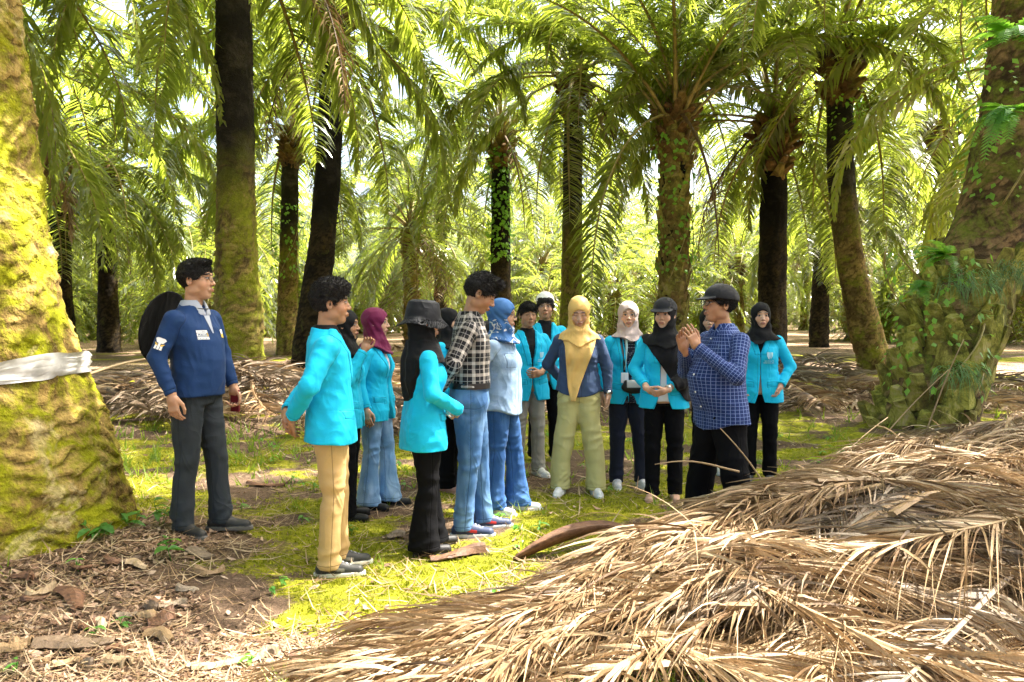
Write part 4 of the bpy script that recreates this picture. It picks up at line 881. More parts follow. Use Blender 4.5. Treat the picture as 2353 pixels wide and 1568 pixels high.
    def lines(V):
        x, y, z = V[:, 0], V[:, 1], V[:, 2]; ax = np.abs(x); fr = y > 0; dt = torso(V, so_, .5, 1.6, fl); da = arms(V, rad, 1.0)
        arm_ = np.clip(dt-da, -.05, .05)+.012*0; far = .05
        if top == 'blazer':
            hw_ = np.interp(z, [hemz-.02, hemz+.08, vdepth-.2, vdepth, 1.44, 1.5], [.05+openw*1.3, .018+openw, .001+openw, .002+openw*.8, .062, .075])
            d1 = np.where(fr & (z > vdepth-.02), np.abs(ax-hw_-.022-.012*np.clip((z-vdepth)*6, 0, 1))-.028-.10*np.maximum(0, .012-np.abs(z-1.33)), far)
            d2 = np.where(fr & (np.abs(z-.95) < .06), np.maximum(np.abs(z-.945-.15*(ax-.12))-.024, np.abs(ax-.120)-.058), far)
            d3 = np.where(fr, np.where(z < vdepth+.01, x-.026-.6*np.maximum(0, hemz+.1-z), arm_), np.where(ax < .06, x, arm_))
        else:
            d1 = np.where(fr & ((top != 'polo') | (z > 1.26)), ax-.017, np.where(z > 1.28, z-1.335-.1*ax, far)); d2 = np.where(fr & (x > .03) & (z > 1.1) & (top != 'polo'), np.maximum(np.abs(z-1.235)-.055, np.abs(x-.095)-.045), far); d3 = arm_
        m = (da < dt-.012); d1 = np.where(m, far, d1); d2 = np.where(m, far, d2)
        for q in po.values():
            axq = unit(q['w']-q['e']); t_ = (V-(q['e']+(q['w']-q['e'])*cuff))@axq+(.035 if top == 'shirt' else .022); nearw = np.linalg.norm(V-q['w'], axis=1) < .12; d2 = np.where(m & nearw, t_, d2)
        return np.stack([d1, d2, d3], 1)
    # ---- body: one mesh with head, trunk, limbs and hands
    parts = []
    ank = [np.array([f[0], f[1]-.01+feety*0, .075]) for f in feet]
    def bodyf(P):
        d = torso(P, -.016, .84, 1.5)
        for sd, a in zip((1, -1), ank):
            h_ = np.array([sd*.085, 0, .90]); kn = (h_+a)/2+np.array([0, .02, .0]); kn[2] = .49
            d = smin(d, smin(cone(P, h_, kn, .075, .05), cone(P, kn, a, .048, .036), .02), .03)
        return smin(d, arms(P, (.045, .036, .025)), .02)
    V, F = sdf_mesh(bodyf, (-.55, -.40, .0), (.55, .55, 1.5), .014); parts.append((V, F, np.tile(skin, (len(V), 1))))
    nb = np.array([0, -.015+lean*.5, 1.38])
    def hf_(P):
        Q = toH(P); d = head_sdf(Q, fem)*1.035; hb = HC + HR@np.array([0, -.018, -.045])
        return smin(d, cone(P, nb, hb, .056 if not fem else .048, .052 if not fem else .045), .02)
    V, F = sdf_mesh(hf_, HC-np.array([.13, .15, .20]), HC+np.array([.13, .16, .14]), .0029)
    parts.append((V, F, head_col(toH(V), skin, fem, closed, smile, beard)))
    for nm, q in po.items():
        if q.get('hide'): continue
        hv, hF = hand_arrays(q['c'], q.get('sp', .05), q.get('th', .5), q.get('ix')); d = unit(q['d']); tt_ = q['t']-d*(q['t']@d); tt_ = unit(tt_); b = np.cross(tt_, d)*(1 if nm == 'L' else -1)
        sc2 = .92 if fem else 1.0; V = q['w'] + (hv*sc2)@np.stack([tt_, d, b]); parts.append((V, hF if nm == 'L' else hF[:, ::-1], np.tile(np.array(skin)*np.array([1.02, .98, .97]), (len(V), 1))))
    VV = np.vstack([p[0] for p in parts]); n = 0; FF = []
    for p in parts: FF.append(p[1]+n); n += len(p[0])
    link('body', npmesh('body', VV, np.vstack(FF), M_SKIN, col=np.vstack([p[2] for p in parts])), t)
    # ---- trousers
    hemz = hem if hem is not None else {'blazer': .76, 'shirt': .84, 'polo': .90, 'tunic': .76}[top]; zt = hemz+.045 if not tuck else 1.0; hw = {'straight': (.064, .067, .086), 'slim': (.055, .061, .082), 'flare': (.094, .063, .081), 'wide': (.086, .086, .099)}[trous]
    hw = tuple(x*legw for x in hw); sd_ = seed*1.7
    def trf(P):
        d = torso(P, .004 if tuck else -.006, min(.80, zt-.05), zt) + .075*np.clip((.88-P[:, 2])/.13, 0, 1)**1.5
        for sd, a in zip((1, -1), ank):
            hz = [(.05, a[0], a[1]+.004, hw[0], hw[0]*1.12), (.10, a[0], a[1], hw[0]*.97, hw[0]*1.05), (.28, a[0]*.95+sd*.004, a[1]*.8+.004, (hw[0]+hw[1])/2*.98, (hw[0]+hw[1])/2), (.49, (a[0]+sd*.09)/2, a[1]*.5+.018, hw[1], hw[1]*1.03), (.70, sd*.086, a[1]*.25+.010, hw[2]*.97, hw[2]*1.08), (.84, sd*.084, .0, hw[2]*1.0, hw[2]*1.22), (.93, sd*.07, -.01, hw[2]*.9, hw[2]*1.15)]
            d = smin(d, loft(P, hz), .022)
        Pn = P*np.array([1, 1, 1.0]); Pn = np.stack([Pn[:, 0]+.35*Pn[:, 2], Pn[:, 1]-.3*Pn[:, 2], Pn[:, 2]], 1)
        w1 = np.exp(-((P[:, 2]-.5)/.11)**2)+np.exp(-((P[:, 2]-.12)/.08)**2)*1.2+np.exp(-((P[:, 2]-.82)/.07)**2)*.8+.35
        return d - .0065*w1*ridge(Pn*np.array([1, 1, 2.2]), 4.6, sd_) - .0055*(w1-.3)*np.clip(noise(P, 6, sd_+8)+.35, 0, 1)*(1-2*np.abs(np.sin(P[:, 2]*34+6*noise(P, 4, sd_+5)+P[:, 0]*16))) - .003*noise(P*np.array([1, 1, .4]), 13, sd_+3)
    V, F = sdf_mesh(trf, (-.34, -.34, .02), (.34, .36, zt+.03), .0085); lx = np.where(V[:, 0] > 0, 1, -1); cyl = np.interp(V[:, 2], [.1, .49, .84], [0, .018, 0]); c0_ = np.where(V[:, 0] > 0, ank[0][1], ank[1][1])*np.interp(V[:, 2], [.05, .49, .84], [1, .5, 0])
    tl = np.stack([np.where(np.abs(V[:, 0]) > .0, V[:, 1]-cyl-c0_-.006, .05), np.where((V[:, 2] > .80) & (V[:, 1] > 0), V[:, 0]*1.0, .05), np.where(V[:, 2] < .14, V[:, 2]-.075, np.where(V[:, 2] > .78, np.abs(V[:, 0])*.8+V[:, 2]-.985, .05))], 1)
    link('trousers', npmesh('trousers', V, F, trm or BLKT, attrs={'pat': V*0, 'ln': tl}), t)
    # ---- top
    hemz = hem if hem is not None else {'blazer': .76, 'shirt': .84, 'polo': .90, 'tunic': .76}[top]
    so_ = {'blazer': .015, 'shirt': .010, 'polo': .006, 'tunic': .014}[top]; fl = {'blazer': .018, 'shirt': .012, 'polo': 0, 'tunic': .018}[top]
    rad = {'blazer': (.064, .053, .043), 'shirt': (.061, .050, .038), 'polo': (.060, .048, .036), 'tunic': (.058, .049, .038)}[top]; rad = tuple(r*(.93 if fem else 1)*sleeve for r in rad)
    ups = {'R': 1, 'L': 1}
    def topf(P):
        z0 = hemz; d = torso(P, so_, z0 if not tuck else .985, 1.438+.012*np.clip(-P[:, 1]*10, -1, 1), fl)
        if top in ('shirt', 'tunic') and not tuck:   # curved shirt tail
            d = np.maximum(d, z0+.05*np.clip(np.abs(P[:, 0])/.19, 0, 1)**2-P[:, 2])
        a = arms(P, rad, cuff)
        for sd in (1, -1): a = smin(a, ell(P, (sd*shw*gx**.5*.80, -.012, 1.335), (.070, .064, .058)), .02)
        # folds: sleeves round the elbow, trunk by the waist
        sw = 0.0
        for q in po.values(): sw = sw+np.exp(-(np.linalg.norm(P-q['e'], axis=1)/.11)**2)+.5*np.exp(-(np.linalg.norm(P-q['w'], axis=1)/.09)**2)
        d = smin(d, a, .018)
        Pn = np.stack([P[:, 0]+.4*P[:, 2], P[:, 1]-.35*P[:, 2], P[:, 2]*1.9], 1)
        wv = noise(P, 4.5, seed+7)*4.5
        for q in po.values():
            L_e = np.linalg.norm(q['e']-q['s']); best = None
            for a_, b_, o_ in ((q['s'], q['e'], 0), (q['e'], q['w'], L_e)):
                ax_ = unit(b_-a_); dd = np.exp(-(np.linalg.norm(P-(a_+b_)/2, axis=1)/.17)**2); s__ = (P-a_)@ax_ + o_
                we = np.exp(-((s__-L_e)/.10)**2)*1.0+.45*np.exp(-((s__-L_e-.22)/.05)**2)+.30
                d = d - .0048*dd*we*np.clip(noise(P, 6.5, seed+9)+.35, 0, 1)*(1-2*np.abs(np.sin(s__*38+wv*1.5+np.arctan2(P[:, 0]-a_[0], P[:, 1]-a_[1])*1.2)))*(np.linalg.norm(P-(a_+b_)/2, axis=1) < .24)
        d = d - .0055*ridge(Pn, 4.6, seed+.5)*np.clip(1.4-P[:, 2], .25, 1) - .0035*ridge(np.stack([P[:, 0]-.5*P[:, 2], P[:, 1]+.2*P[:, 2], P[:, 2]*1.2], 1), 8.5, seed+1) - .0050*noise(P*np.array([1, 1, .3]), 7.5, seed+4)
        x, y, z = P[:, 0], P[:, 1], P[:, 2]; ax = np.abs(x); fr = y > .0
        if top == 'blazer':
            hw_ = np.interp(z, [hemz-.02, hemz+.08, vdepth-.2, vdepth, 1.44, 1.5], [.05+openw*1.3, .018+openw, .001+openw, .002+openw*.8, .062, .075]); raised = (np.abs(ax-hw_-.022-.012*np.clip((z-vdepth)*6, 0, 1)) < .026) & fr & (z > vdepth-.01)
            d = d - .006*raised
            wel = (np.abs(z-.955) < .022) & (np.abs(ax-.125) < .055) & fr; d = d - .004*wel
            d = np.where(fr & (z > .6), np.maximum(d, -(ax-hw_)), d)
            d = d + .003*np.exp(-((ax-.095)/.004)**2)*(z < 1.3)*(torso(P, so_, 0, 2, fl) < .02)
            
        if top in ('shirt', 'tunic'): d = d - .003*((ax < .016) & fr)
        if top != 'blazer': d = np.where(fr, np.maximum(d, -(ax-np.interp(z, [1.385, 1.48], [-.01, .045]))), d)
        return d
    xs = [q['e'][0] for q in po.values()]+[q['w'][0] for q in po.values()]+[.24*gx, -.24*gx]; ys = [q['e'][1] for q in po.values()]+[q['w'][1] for q in po.values()]+[.17+belly*1.8, -.2]; zs = [q['w'][2] for q in po.values()]+[q['e'][2] for q in po.values()]+[hemz]
    V, F = sdf_mesh(topf, (min(xs)-.11, min(ys)-.11, min(zs)-.09), (max(xs)+.11, max(ys)+.11, max(1.52, max(zs)+.08)), .0070)
    link({'blazer': 'blazer', 'shirt': 'shirt', 'polo': 'long_sleeved_polo', 'tunic': 'shirt'}[top], npmesh('top', V, F, topm or CY, attrs={'pat': pats(V), 'ln': lines(V)}), t)
    if inner:
        V, F = sdf_mesh(lambda P: torso(P, so_-.013, inner, 1.47) - .002*noise(P, 12, seed), (-.27, -.2, inner-.02), (.27, .25+belly, 1.5), .010)
        link('inner_shirt', npmesh('inner_shirt', V, F, innerm or BLK, attrs={'pat': pats(V)}), t)
    if collar:
        def cf(P):
            q = P-np.array([0, -.012+lean*.5, 0]); z = q[:, 2]; r_ = np.hypot(q[:, 0], q[:, 1]*1.02); rr = np.interp(z, [1.385, 1.41, 1.455, 1.47], [.098, .090, .068, .060]); d = np.abs(r_-rr)-.008
            d = np.maximum(d, np.maximum(1.40-.028*np.clip(q[:, 1]/.07, 0, 1)-z, z-1.468)); return np.maximum(d, -(np.abs(q[:, 0])-np.interp(z, [1.38, 1.47], [.004, .03]))*(q[:, 1] > 0)-9*(q[:, 1] <= 0))
        V, F = sdf_mesh(cf, (-.13, -.14, 1.35), (.13, .14, 1.49), .006); link('collar', npmesh('collar', V, F, collar, attrs={'pat': V}), t)
    # ---- shoes
    for sd, (fx, fy, to), a in zip((1, -1), feet, ank):
        up_, so2 = shoec
        def sf(P):
            toe = cone(P, (0, .05, .040), (0, .165, .030), .038, .033); heel = cone(P, (0, -.045, .045), (0, .04, .05), .036, .039)
            d = smin(toe, heel, .03)
            if shoes == 'sneaker': d = smin(d, cone(P, (0, -.03, .05), (0, -.02, .10), .038, .036), .02); d = smin(d, ell(P, (0, .06, .055), (.026, .05, .030)), .02)
            elif shoes == 'slipon': d = smin(d, ell(P, (0, .03, .055), (.032, .07, .03)), .02)
            else: d = np.maximum(d, P[:, 2]-.045-np.clip(np.abs(P[:, 1]-.02)-.03, 0, .05)*.4); 
            sole = loft(P, [(0, 0, .06, .044, .152), (.026, 0, .06, .043, .150)], True, 2.6) if shoes != 'flat' else loft(P, [(0, 0, .06, .038, .142), (.014, 0, .06, .038, .142)], True, 2.5)
            if shoes == 'sneaker': d = d - .0015*np.sin(P[:, 1]*260)*((P[:, 1] > .03) & (P[:, 1] < .1) & (P[:, 2] > .06) & (np.abs(P[:, 0]) < .02))
            return np.maximum(smin(d, sole, .004), -P[:, 2])
        V, F = sdf_mesh(sf, (-.06, -.11, -.01), (.06, .23, .16), .005); C = np.tile(np.array(up_, float), (len(V), 1)); C[V[:, 2] < (.027 if shoes != 'flat' else .012)] = so2
        if len(shoec[0]) and extra and extra.get('stripe') is not None:
            m_ = (np.abs(V[:, 0]) > .02) & (np.abs(V[:, 2]-.055+.2*(V[:, 1]-.03)) < .010) & (V[:, 1] > -.04) & (V[:, 1] < .09); C[m_] = extra['stripe']
        if shoes == 'sneaker': m_ = (np.abs(V[:, 0]) < .012) & (V[:, 2] > .068) & (V[:, 1] > .02) & (np.sin(V[:, 1]*260) > .2); C[m_] = np.array(up_)*.5+.3 if extra and extra.get('laces') else np.array(up_)*.7
        if shoes == 'flat' and pale is not None: pass
        ca_, sa_ = math.cos(R(-to)), math.sin(R(-to)); W_ = np.stack([a[0]+V[:, 0]*ca_-(V[:, 1]-.03)*sa_, a[1]+V[:, 0]*sa_+(V[:, 1]-.0)*ca_, V[:, 2]], 1)
        link('shoe', npmesh('shoe', W_, F, M_SHOE, col=C), t)
        if pale is not None:   # sock or bare instep
            V, F = sdf_mesh(lambda P: cone(P, (a[0], a[1], .13), (a[0]+math.sin(R(to))*.07, a[1]+.07, .045), .040, .026), (a[0]-.1, a[1]-.1, 0), (a[0]+.1, a[1]+.16, .2), .007)
            link('sock', npmesh('sock', V, F, pale, attrs={'pat': V*0}), t)
    # ---- hair
    if hair:
        curly = hair == 'curly'; q0 = hair == 'quiff'
        def hrf(P):
            Q = toH(P); d = ell(Q, (0, -.016, .036), (.0845, .103, .094))
            if q0: d = smin(d, ell(Q, (.0, .062, .105), (.052, .042, .026)), .03); d = smin(d, ell(Q, (0, .0, .105), (.06, .08, .03)), .03)
            if curly: d = smin(d, ell(Q, (0, .01, .09), (.082, .092, .056)), .03)
            if hair == 'mop': d = smin(d, ell(Q, (0, .03, .075), (.080, .072, .045)), .02)
            if hair == 'brush': d = smin(d, ell(Q, (0, .035, .105), (.055, .05, .022)), .02)
            S = Q.copy(); S[:, 0] = np.abs(S[:, 0])
            cut = ell(Q, (0, .135, -.040+(.0 if not curly else .01)), (.110, .105, .100 if hair != 'mop' else .090)); d = smax(d, -cut, .004)
            low = np.interp(Q[:, 1], [-.11, -.03, -.012, .03, .06], [-.075, -.060, -.004, .000, .03]); d = np.maximum(d, low-Q[:, 2])
            Qs = Q*np.array([1, .4, 1]) if not curly else Q
            d = d - (.0065 if curly else .0028)*ridge(Qs, 34 if curly else 42, seed) - (.007 if curly else .003)*noise(Q, 17, seed+2)
            if hair == 'quiff': d = d - .006*noise(Q*np.array([1, .6, 1.6]), 26, seed+3)*(Q[:, 2] > .07)
            return d
        V, F = sdf_mesh(hrf, HC-np.array([.13, .15, .12]), HC+np.array([.13, .16, .19]), .0038)
        Vc = V if not capped else V[toH(V)[:, 2] < .038]; ns = 5200; ii = rs.randint(0, len(Vc), ns); P0 = Vc[ii]; Qh = toH(P0); nr = (P0-(HC+HR@np.array([0, -.016, .02]))); nr /= np.linalg.norm(nr, axis=1)[:, None]
        fl_ = (np.array([0, .9, .0]) if not curly else np.zeros(3))@HR.T; dd = nr*(.45 if not curly else .8)+fl_*np.clip(Qh[:, 2:3]*10, -.2, 1)+rs.normal(0, .35 if not curly else .8, (ns, 3))-np.array([0, 0, .5])*(Qh[:, 2:3] < .06); dd /= np.linalg.norm(dd, axis=1)[:, None]
        LL = rs.uniform(.010, .024, ns)[:, None]*(1.15 if curly or q0 else .8); LL *= np.clip((Qh[:, 2:3]+.05)*14, .25, 1); sdv = np.cross(dd, rs.normal(0, 1, (ns, 3))); sdv /= np.linalg.norm(sdv, axis=1)[:, None]; sdv *= .0016
        mid = P0+dd*LL*.6+rs.normal(0, .0015, (ns, 3)); dn = dd-nr*(.7 if curly else .35); SV = np.stack([P0-nr*.003-sdv, P0-nr*.003+sdv, mid+sdv*.8, mid-sdv*.8, mid+dn*LL*.5], 1).reshape(-1, 3)
        b_ = len(V)+np.arange(ns)[:, None]*5; SQ = np.concatenate([b_, b_+1, b_+2, b_+3], 1); ST = np.concatenate([b_+3, b_+2, b_+4], 1)
        link('hair', npmesh('hair', np.vstack([V, SV]), [np.vstack([F, SQ]), ST], M_CURLY if curly else M_HAIR), t)
    # ---- hijab
    if hijab is not None:
        hb = HC + HR@np.array([0, -.02, -.06]); chest = hijab.get('chest', 1.30); face = hijab.get('face', (.062, .086)); k_ = hijab.get('w', 1.0)
        def hj(P):
            Q = toH(P); d = ell(Q, (0, -.016, .030), (.090, .112, .101)); d = smin(d, ell(Q, (0, -.012, -.055), (.080, .088, .08)), .03)
            nk = cone(P, hb+np.array([0, .015, -.02]), np.array([0, .0, 1.42]), .082, .092); d = smin(d, nk, .03)
            cape = loft(P, [(chest-.06, 0, .012+lean*.4, .185*k_, .150), (chest, 0, .012+lean*.4, .190*k_, .150), (1.36, 0, .004, .190*k_, .128), (1.41, 0, .0, .145, .112), (1.45, 0, .0, .10, .098), (1.48, 0, .0, .082, .09)], False)
            cz = chest + .07*np.abs(P[:, 0])/.2 + .012*np.sin(P[:, 0]*30+seed); cape = np.maximum(cape, cz-P[:, 2]); cape = np.maximum(cape, P[:, 2]-1.5)
            d = smin(d, cape, .03)
            ang = np.arctan2(P[:, 0], P[:, 1]); zz = P[:, 2]
            fold = np.sin((zz*46 + 2.2*np.sin(ang*1.0+seed) + 1.3*noise(P, 6, seed)))*np.exp(-((zz-1.44)/.07)**2)
            d = d - .0028*np.sin((Q[:, 2]*.8+Q[:, 1]*1.1)*85+2.5*noise(P, 7, seed+3))*np.clip((.06-Q[:, 2])/.06, 0, 1)*(np.abs(Q[:, 0]) > .03) - .0085*fold - .004*noise(P*np.array([1, 1, .5]), 13, seed) - .0035*ridge(np.stack([P[:, 0]*1.5+P[:, 2]*.7, P[:, 1], P[:, 2]-P[:, 0]*.6], 1), 8, seed+1)
            hole = ell(Q, (0, .13, -.022), (face[0]/.80, .10, face[1]/.80)); hole = ell(Q, (0, .12, -.024), (face[0], .115, face[1]))
            d = smax(d, -hole, .006)
            for dr in (drape or []):
                # cloth hanging over chest, shoulder or back: region tested on the front/back plane
                reg = dr(P); body_ = torso(P, so_+.024, .6, 1.46, fl); ar = arms(P, tuple(r+.024 for r in rad), cuff); b2 = smin(body_, ar if dr.__name__ == 'witharm' else body_, .03)
                b2 = b2 - .006*np.sin((P[:, 0]*.9+P[:, 2]*.28)*75+2*noise(P, 5, seed)) - .003*noise(P, 14, seed)
                d = smin(d, np.maximum(b2, reg), .012)
            return d
        lo = np.array([-.30, -.26, .95 if drape else 1.2]); hi = np.array([.30, .30, HC[2]+.15])
        if drape: lo = np.array([-.40, -.34, .80]); hi = np.array([.40, .40, HC[2]+.15])
        V, F = sdf_mesh(hj, lo, hi, .0052 if not drape else .0065); link('hijab', npmesh('hijab', V, F, hijm or BLK, attrs={'pat': V}), t)
    t['_s'] = s; del t['_s']
    return t, dict(HC=HC, HR=HR, po=po, torso=torso, so=so_, fl=fl, s=s, rad=rad)
def head_obj(t, inf, name, f, lo, hi, h, mat, colf=None):
    """hat or cap: implicit surface in the head's frame"""
    V, F = sdf_mesh(f, lo, hi, h); C = colf(V) if colf else None; W_ = inf['HC'] + 1.035*V@inf['HR'].T
    return link(name, npmesh(name, W_, F, mat, col=C, attrs={'pat': V}), t)
def cap(t, inf, mat, back=False, up=0.0, colf=None, big=1.0):
    sg = -1 if back else 1
    def f(P):
        Q = P.copy(); Q[:, 1] *= sg
        d = ell(Q, (0, -.012*sg, .048+up), (.098*big, .118*big, .098)); inn = ell(Q, (0, -.012*sg, .040+up), (.088*big, .108*big, .088)); d = np.maximum(d, -inn); d = np.maximum(d, .040+up-Q[:, 2]+.12*np.clip(-Q[:, 1]-.02, -.3, .0)*0)
        r_ = np.hypot(Q[:, 0]/1.02, Q[:, 1]-.070)-.092; zc = .050+up-1.9*Q[:, 0]**2-.42*(Q[:, 1]-.09); br = np.maximum(np.maximum(r_, .07-Q[:, 1]), np.abs(Q[:, 2]-zc)-.0045)
        return smin(d - .0015*noise(Q, 20, 3), br, .006) - .001*np.exp(-(Q[:, 0]/.003)**2)
    return head_obj(t, inf, 'cap', f, (-.12, -.19, -.03), (.12, .19, .17+up), .0042, mat, colf)
def glasses(t, inf, r=(.024, .019), y=.108, thick=.0022, round_=True):
    A = Acc(); zc = .006
    for sx in (-1, 1):
        a = np.linspace(0, 2*np.pi, 25); pw = 2/(2.0 if round_ else 3.2)
        c, s_ = np.cos(a), np.sin(a); x = sx*.032+r[0]*np.sign(c)*np.abs(c)**pw; z = zc+r[1]*np.sign(s_)*np.abs(s_)**pw
        A.tube(np.stack([x, y-np.abs(x)*.10, z], 1), thick, 5, cap=False); A.tube([(sx*.056, y-.007, zc+.008), (sx*.074, .085, zc+.008), (sx*.080, .0, zc+.006), (sx*.080, -.012, zc-.004)], thick*.9, 5)
    A.tube([(-.009, y-.001, zc+.004), (0, y+.001, zc+.007), (.009, y-.001, zc+.004)], thick, 5)
    V, F, _ = A.arrays(); W_ = inf['HC'] + 1.035*V@inf['HR'].T; o = link('glasses', npmesh('glasses', W_, F, M_BLACKPL), t)
    L = Acc()
    for sx in (-1, 1):
        a = np.linspace(0, 2*np.pi, 17)[:-1]; x = sx*.032+r[0]*np.cos(a); z = zc+r[1]*np.sin(a); P_0 = np.stack([x, y-np.abs(x)*.10, z], 1); P_0 = np.vstack([P_0, [[sx*.032, y-.0032, zc]]])
        L.add(P_0, None, [[i, (i+1) % 16, 16] for i in range(16)])
    V, F, _ = L.arrays(); link('lens', npmesh('lens', inf['HC']+1.035*V@inf['HR'].T, F, M_GLASS), o)
def surf_patch(inf, x, z, off=.004, side=1):
    """point on the front of the trunk's clothing and its outward direction"""
    ys = np.linspace(.02, .33, 300); P = np.stack([np.full(300, x), ys*side, np.full(300, z)], 1); d = inf['torso'](P, inf['so'], .5, 1.5, inf['fl']); i = np.argmax(d > 0)
    return np.array([x, (ys[i]+off)*side, z])
def chest_print(t, inf, name, polys, cx, cz, w_, mats, off=.011):
    """flat print that follows the cloth; polys: list of (material index, [(u, v), ...]) in units of w_"""
    V = []; F = []; MI = []; n = 0
    for mi, poly in polys:
        pts = [surf_patch(inf, cx+u*w_, cz+v*w_, off) for u, v in poly]; c = np.mean(pts, 0); V += [c]+pts; k = len(pts)
        for i in range(k): F.append([n, n+1+i, n+1+(i+1) % k]); MI.append(mi)
        n += k+1
    return link(name, npmesh(name, np.array(V), np.array(F), mats=mats, mi=MI), t)
def glyph_polys(text, x0, y0, h, mi=0, thin=.16):
    """simple stroke capitals as little quads"""
    G = {'U': '00 01 0.5-.0 ...'}
    S = {'U': [(0, 1, 0, .1), (0, .08, .6, .08), (.6, 0, .6, 1)], 'N': [(0, 0, 0, 1), (0, 1, .6, 0), (.6, 0, .6, 1)], 'I': [(.3, 0, .3, 1)], 'V': [(0, 1, .3, 0), (.3, 0, .6, 1)], 'E': [(0, 0, 0, 1), (0, .95, .6, .95), (0, .5, .5, .5), (0, .05, .6, .05)],
         'R': [(0, 0, 0, 1), (0, .95, .55, .95), (.55, .95, .55, .5), (0, .5, .55, .5), (.2, .5, .6, 0)], 'S': [(.6, .95, 0, .95), (0, .95, 0, .5), (0, .5, .6, .5), (.6, .5, .6, .05), (.6, .05, 0, .05)], 'T': [(0, .95, .6, .95), (.3, 0, .3, 1)],
         'A': [(0, 0, .3, 1), (.3, 1, .6, 0), (.12, .4, .48, .4)], 'M': [(0, 0, 0, 1), (0, 1, .3, .4), (.3, .4, .6, 1), (.6, 1, .6, 0)], 'P': [(0, 0, 0, 1), (0, .95, .55, .95), (.55, .95, .55, .5), (0, .5, .55, .5)], 'K': [(0, 0, 0, 1), (0, .45, .6, 1), (.15, .55, .6, 0)], 'L': [(0, 0, 0, 1), (0, .05, .6, .05)], 'O': [(0, 0, 0, 1), (.6, 0, .6, 1), (0, .95, .6, .95), (0, .05, .6, .05)], 'X': [(0, 0, .6, 1), (.6, 0, 0, 1)]}
    out = []; x = x0
    for ch in text:
        for (a, b, c, d) in S.get(ch, []):
            p = np.array([a, b], float); q = np.array([c, d], float); v = q-p; n_ = np.array([-v[1], v[0]])/(np.linalg.norm(v)+1e-6)*thin/2
            out.append((mi, [(x+h*u, y0+h*v_) for u, v_ in (p+n_, q+n_, q-n_, p-n_)]))
        x += h*(.95 if ch != ' ' else .6)
    return out
def uni_logo(t, inf, cx=-.105, cz=1.205, w_=.06):
    P = [(0, [(-.42, .55), (-.30, .56), (-.26, -.1), (-.06, -.5), (-.2, -.42), (-.36, -.05)]), (0, [(-.24, .56), (-.08, .56), (-.06, -.42), (-.2, -.1)]), (0, [(.08, .55), (.22, .55), (.16, -.15), (.04, -.42)]), (0, [(.28, .54), (.42, .52), (.34, -.1), (.1, -.5), (.24, -.14)])]
    P += glyph_polys('UNIVERSITAS', -.72, -.80, .14, 0, .2) + glyph_polys('SUMATERA UTARA', -.88, -1.08, .14, 0, .2)
    P = [(m, [(-u, v) for u, v in q]) for m, q in P]    # faces the viewer: mirrored in the wearer's own left-right
    return chest_print(t, inf, 'breast_logo', P, cx, cz, w_, [M_PALEB])
def band(t, inf, name, P, rad, mat, flat=.3, k=8): A = Acc(); A.tube(P, rad, k, 0, flat); return link(name, A.mesh(name, mat), t)
def wrist_band(t, inf, arm, name='watch', mat=None, face=True, f=.94, r=.031):
    q = inf['po'][arm]; c = q['e']+(q['w']-q['e'])*f; ax = unit(q['w']-q['e']); r1 = unit(np.cross(ax, (0.2, .1, 1))); r2 = np.cross(ax, r1); a = np.linspace(0, 2*np.pi, 25)
    P = c + r*(np.cos(a)[:, None]*r1+np.sin(a)[:, None]*r2); A = Acc()
    V = np.concatenate([np.stack([P-ax*.009, P+ax*.009], 1).reshape(-1, 3), np.stack([P*1-ax*.009+(P-c)*.12, P+ax*.009+(P-c)*.12], 1).reshape(-1, 3)]); n = len(a); Q = [[2*i, 2*i+1, 2*i+3, 2*i+2] for i in range(n-1)]+[[2*n+2*i, 2*n+2*i+1, 2*n+2*i+3, 2*n+2*i+2] for i in range(n-1)]
    A.add(V, Q); o = link(name, A.mesh(name, mat or M_BLACKPL), t)
    if face:
        d = unit(np.array([0, 1, .35])-ax*(np.array([0, 1, .35])@ax)); B = Acc(); B.tube([c+d*(r+.001), c+d*(r+.009)], .017, 16, up=ax); link('watch_face', B.mesh('watch_face', M_METAL), o)
# ---------------------------------------------------------------- the people
SK1 = (.50, .29, .18); SK2 = (.38, .21, .12); SK3 = (.52, .325, .22)
NAVYP = cloth('navy_polo_cloth', (.013, .040, .125), var=.1); CHAR = cloth('charcoal_trouser_cloth', (.030, .036, .042), var=.25); KHAKI = cloth('khaki_trouser_cloth', (.50, .33, .14))
GREYC = cloth('grey_collar_cloth', (.38, .40, .46)); MAROON = cloth('maroon_hijab_cloth', (.14, .012, .055), rough=.6); LJEAN = cloth('light_jeans', (.16, .32, .55), 'denim', c2=(.38, .55, .75)); MJEAN = cloth('mid_blue_jeans', (.05, .13, .29), 'denim', c2=(.17, .31, .5))
DJEAN = cloth('dark_blue_jeans', (.025, .085, .24), 'denim', c2=(.07, .17, .38)); PLAID = cloth('plaid_cloth', (.02, .02, .02), 'plaid'); CHAM = cloth('chambray_cloth', (.25, .37, .54), 'chambray', c2=(.40, .53, .69)); FLOR = cloth('floral_hijab_cloth', (.045, .13, .32), 'floral', c2=(.62, .64, .64))
MUST = cloth('mustard_hijab_cloth', (.60, .38, .12), rough=.5); NAVS = cloth('slate_navy_cloth', (.035, .06, .12)); OLIVE = cloth('pale_olive_trouser_cloth', (.46, .42, .18)); GREYH = cloth('grey_hijab_cloth', (.40, .325, .30)); NAVT = cloth('navy_trouser_cloth', (.012, .015, .03)); GREYT = cloth('grey_trouser_cloth', (.30, .28, .24))
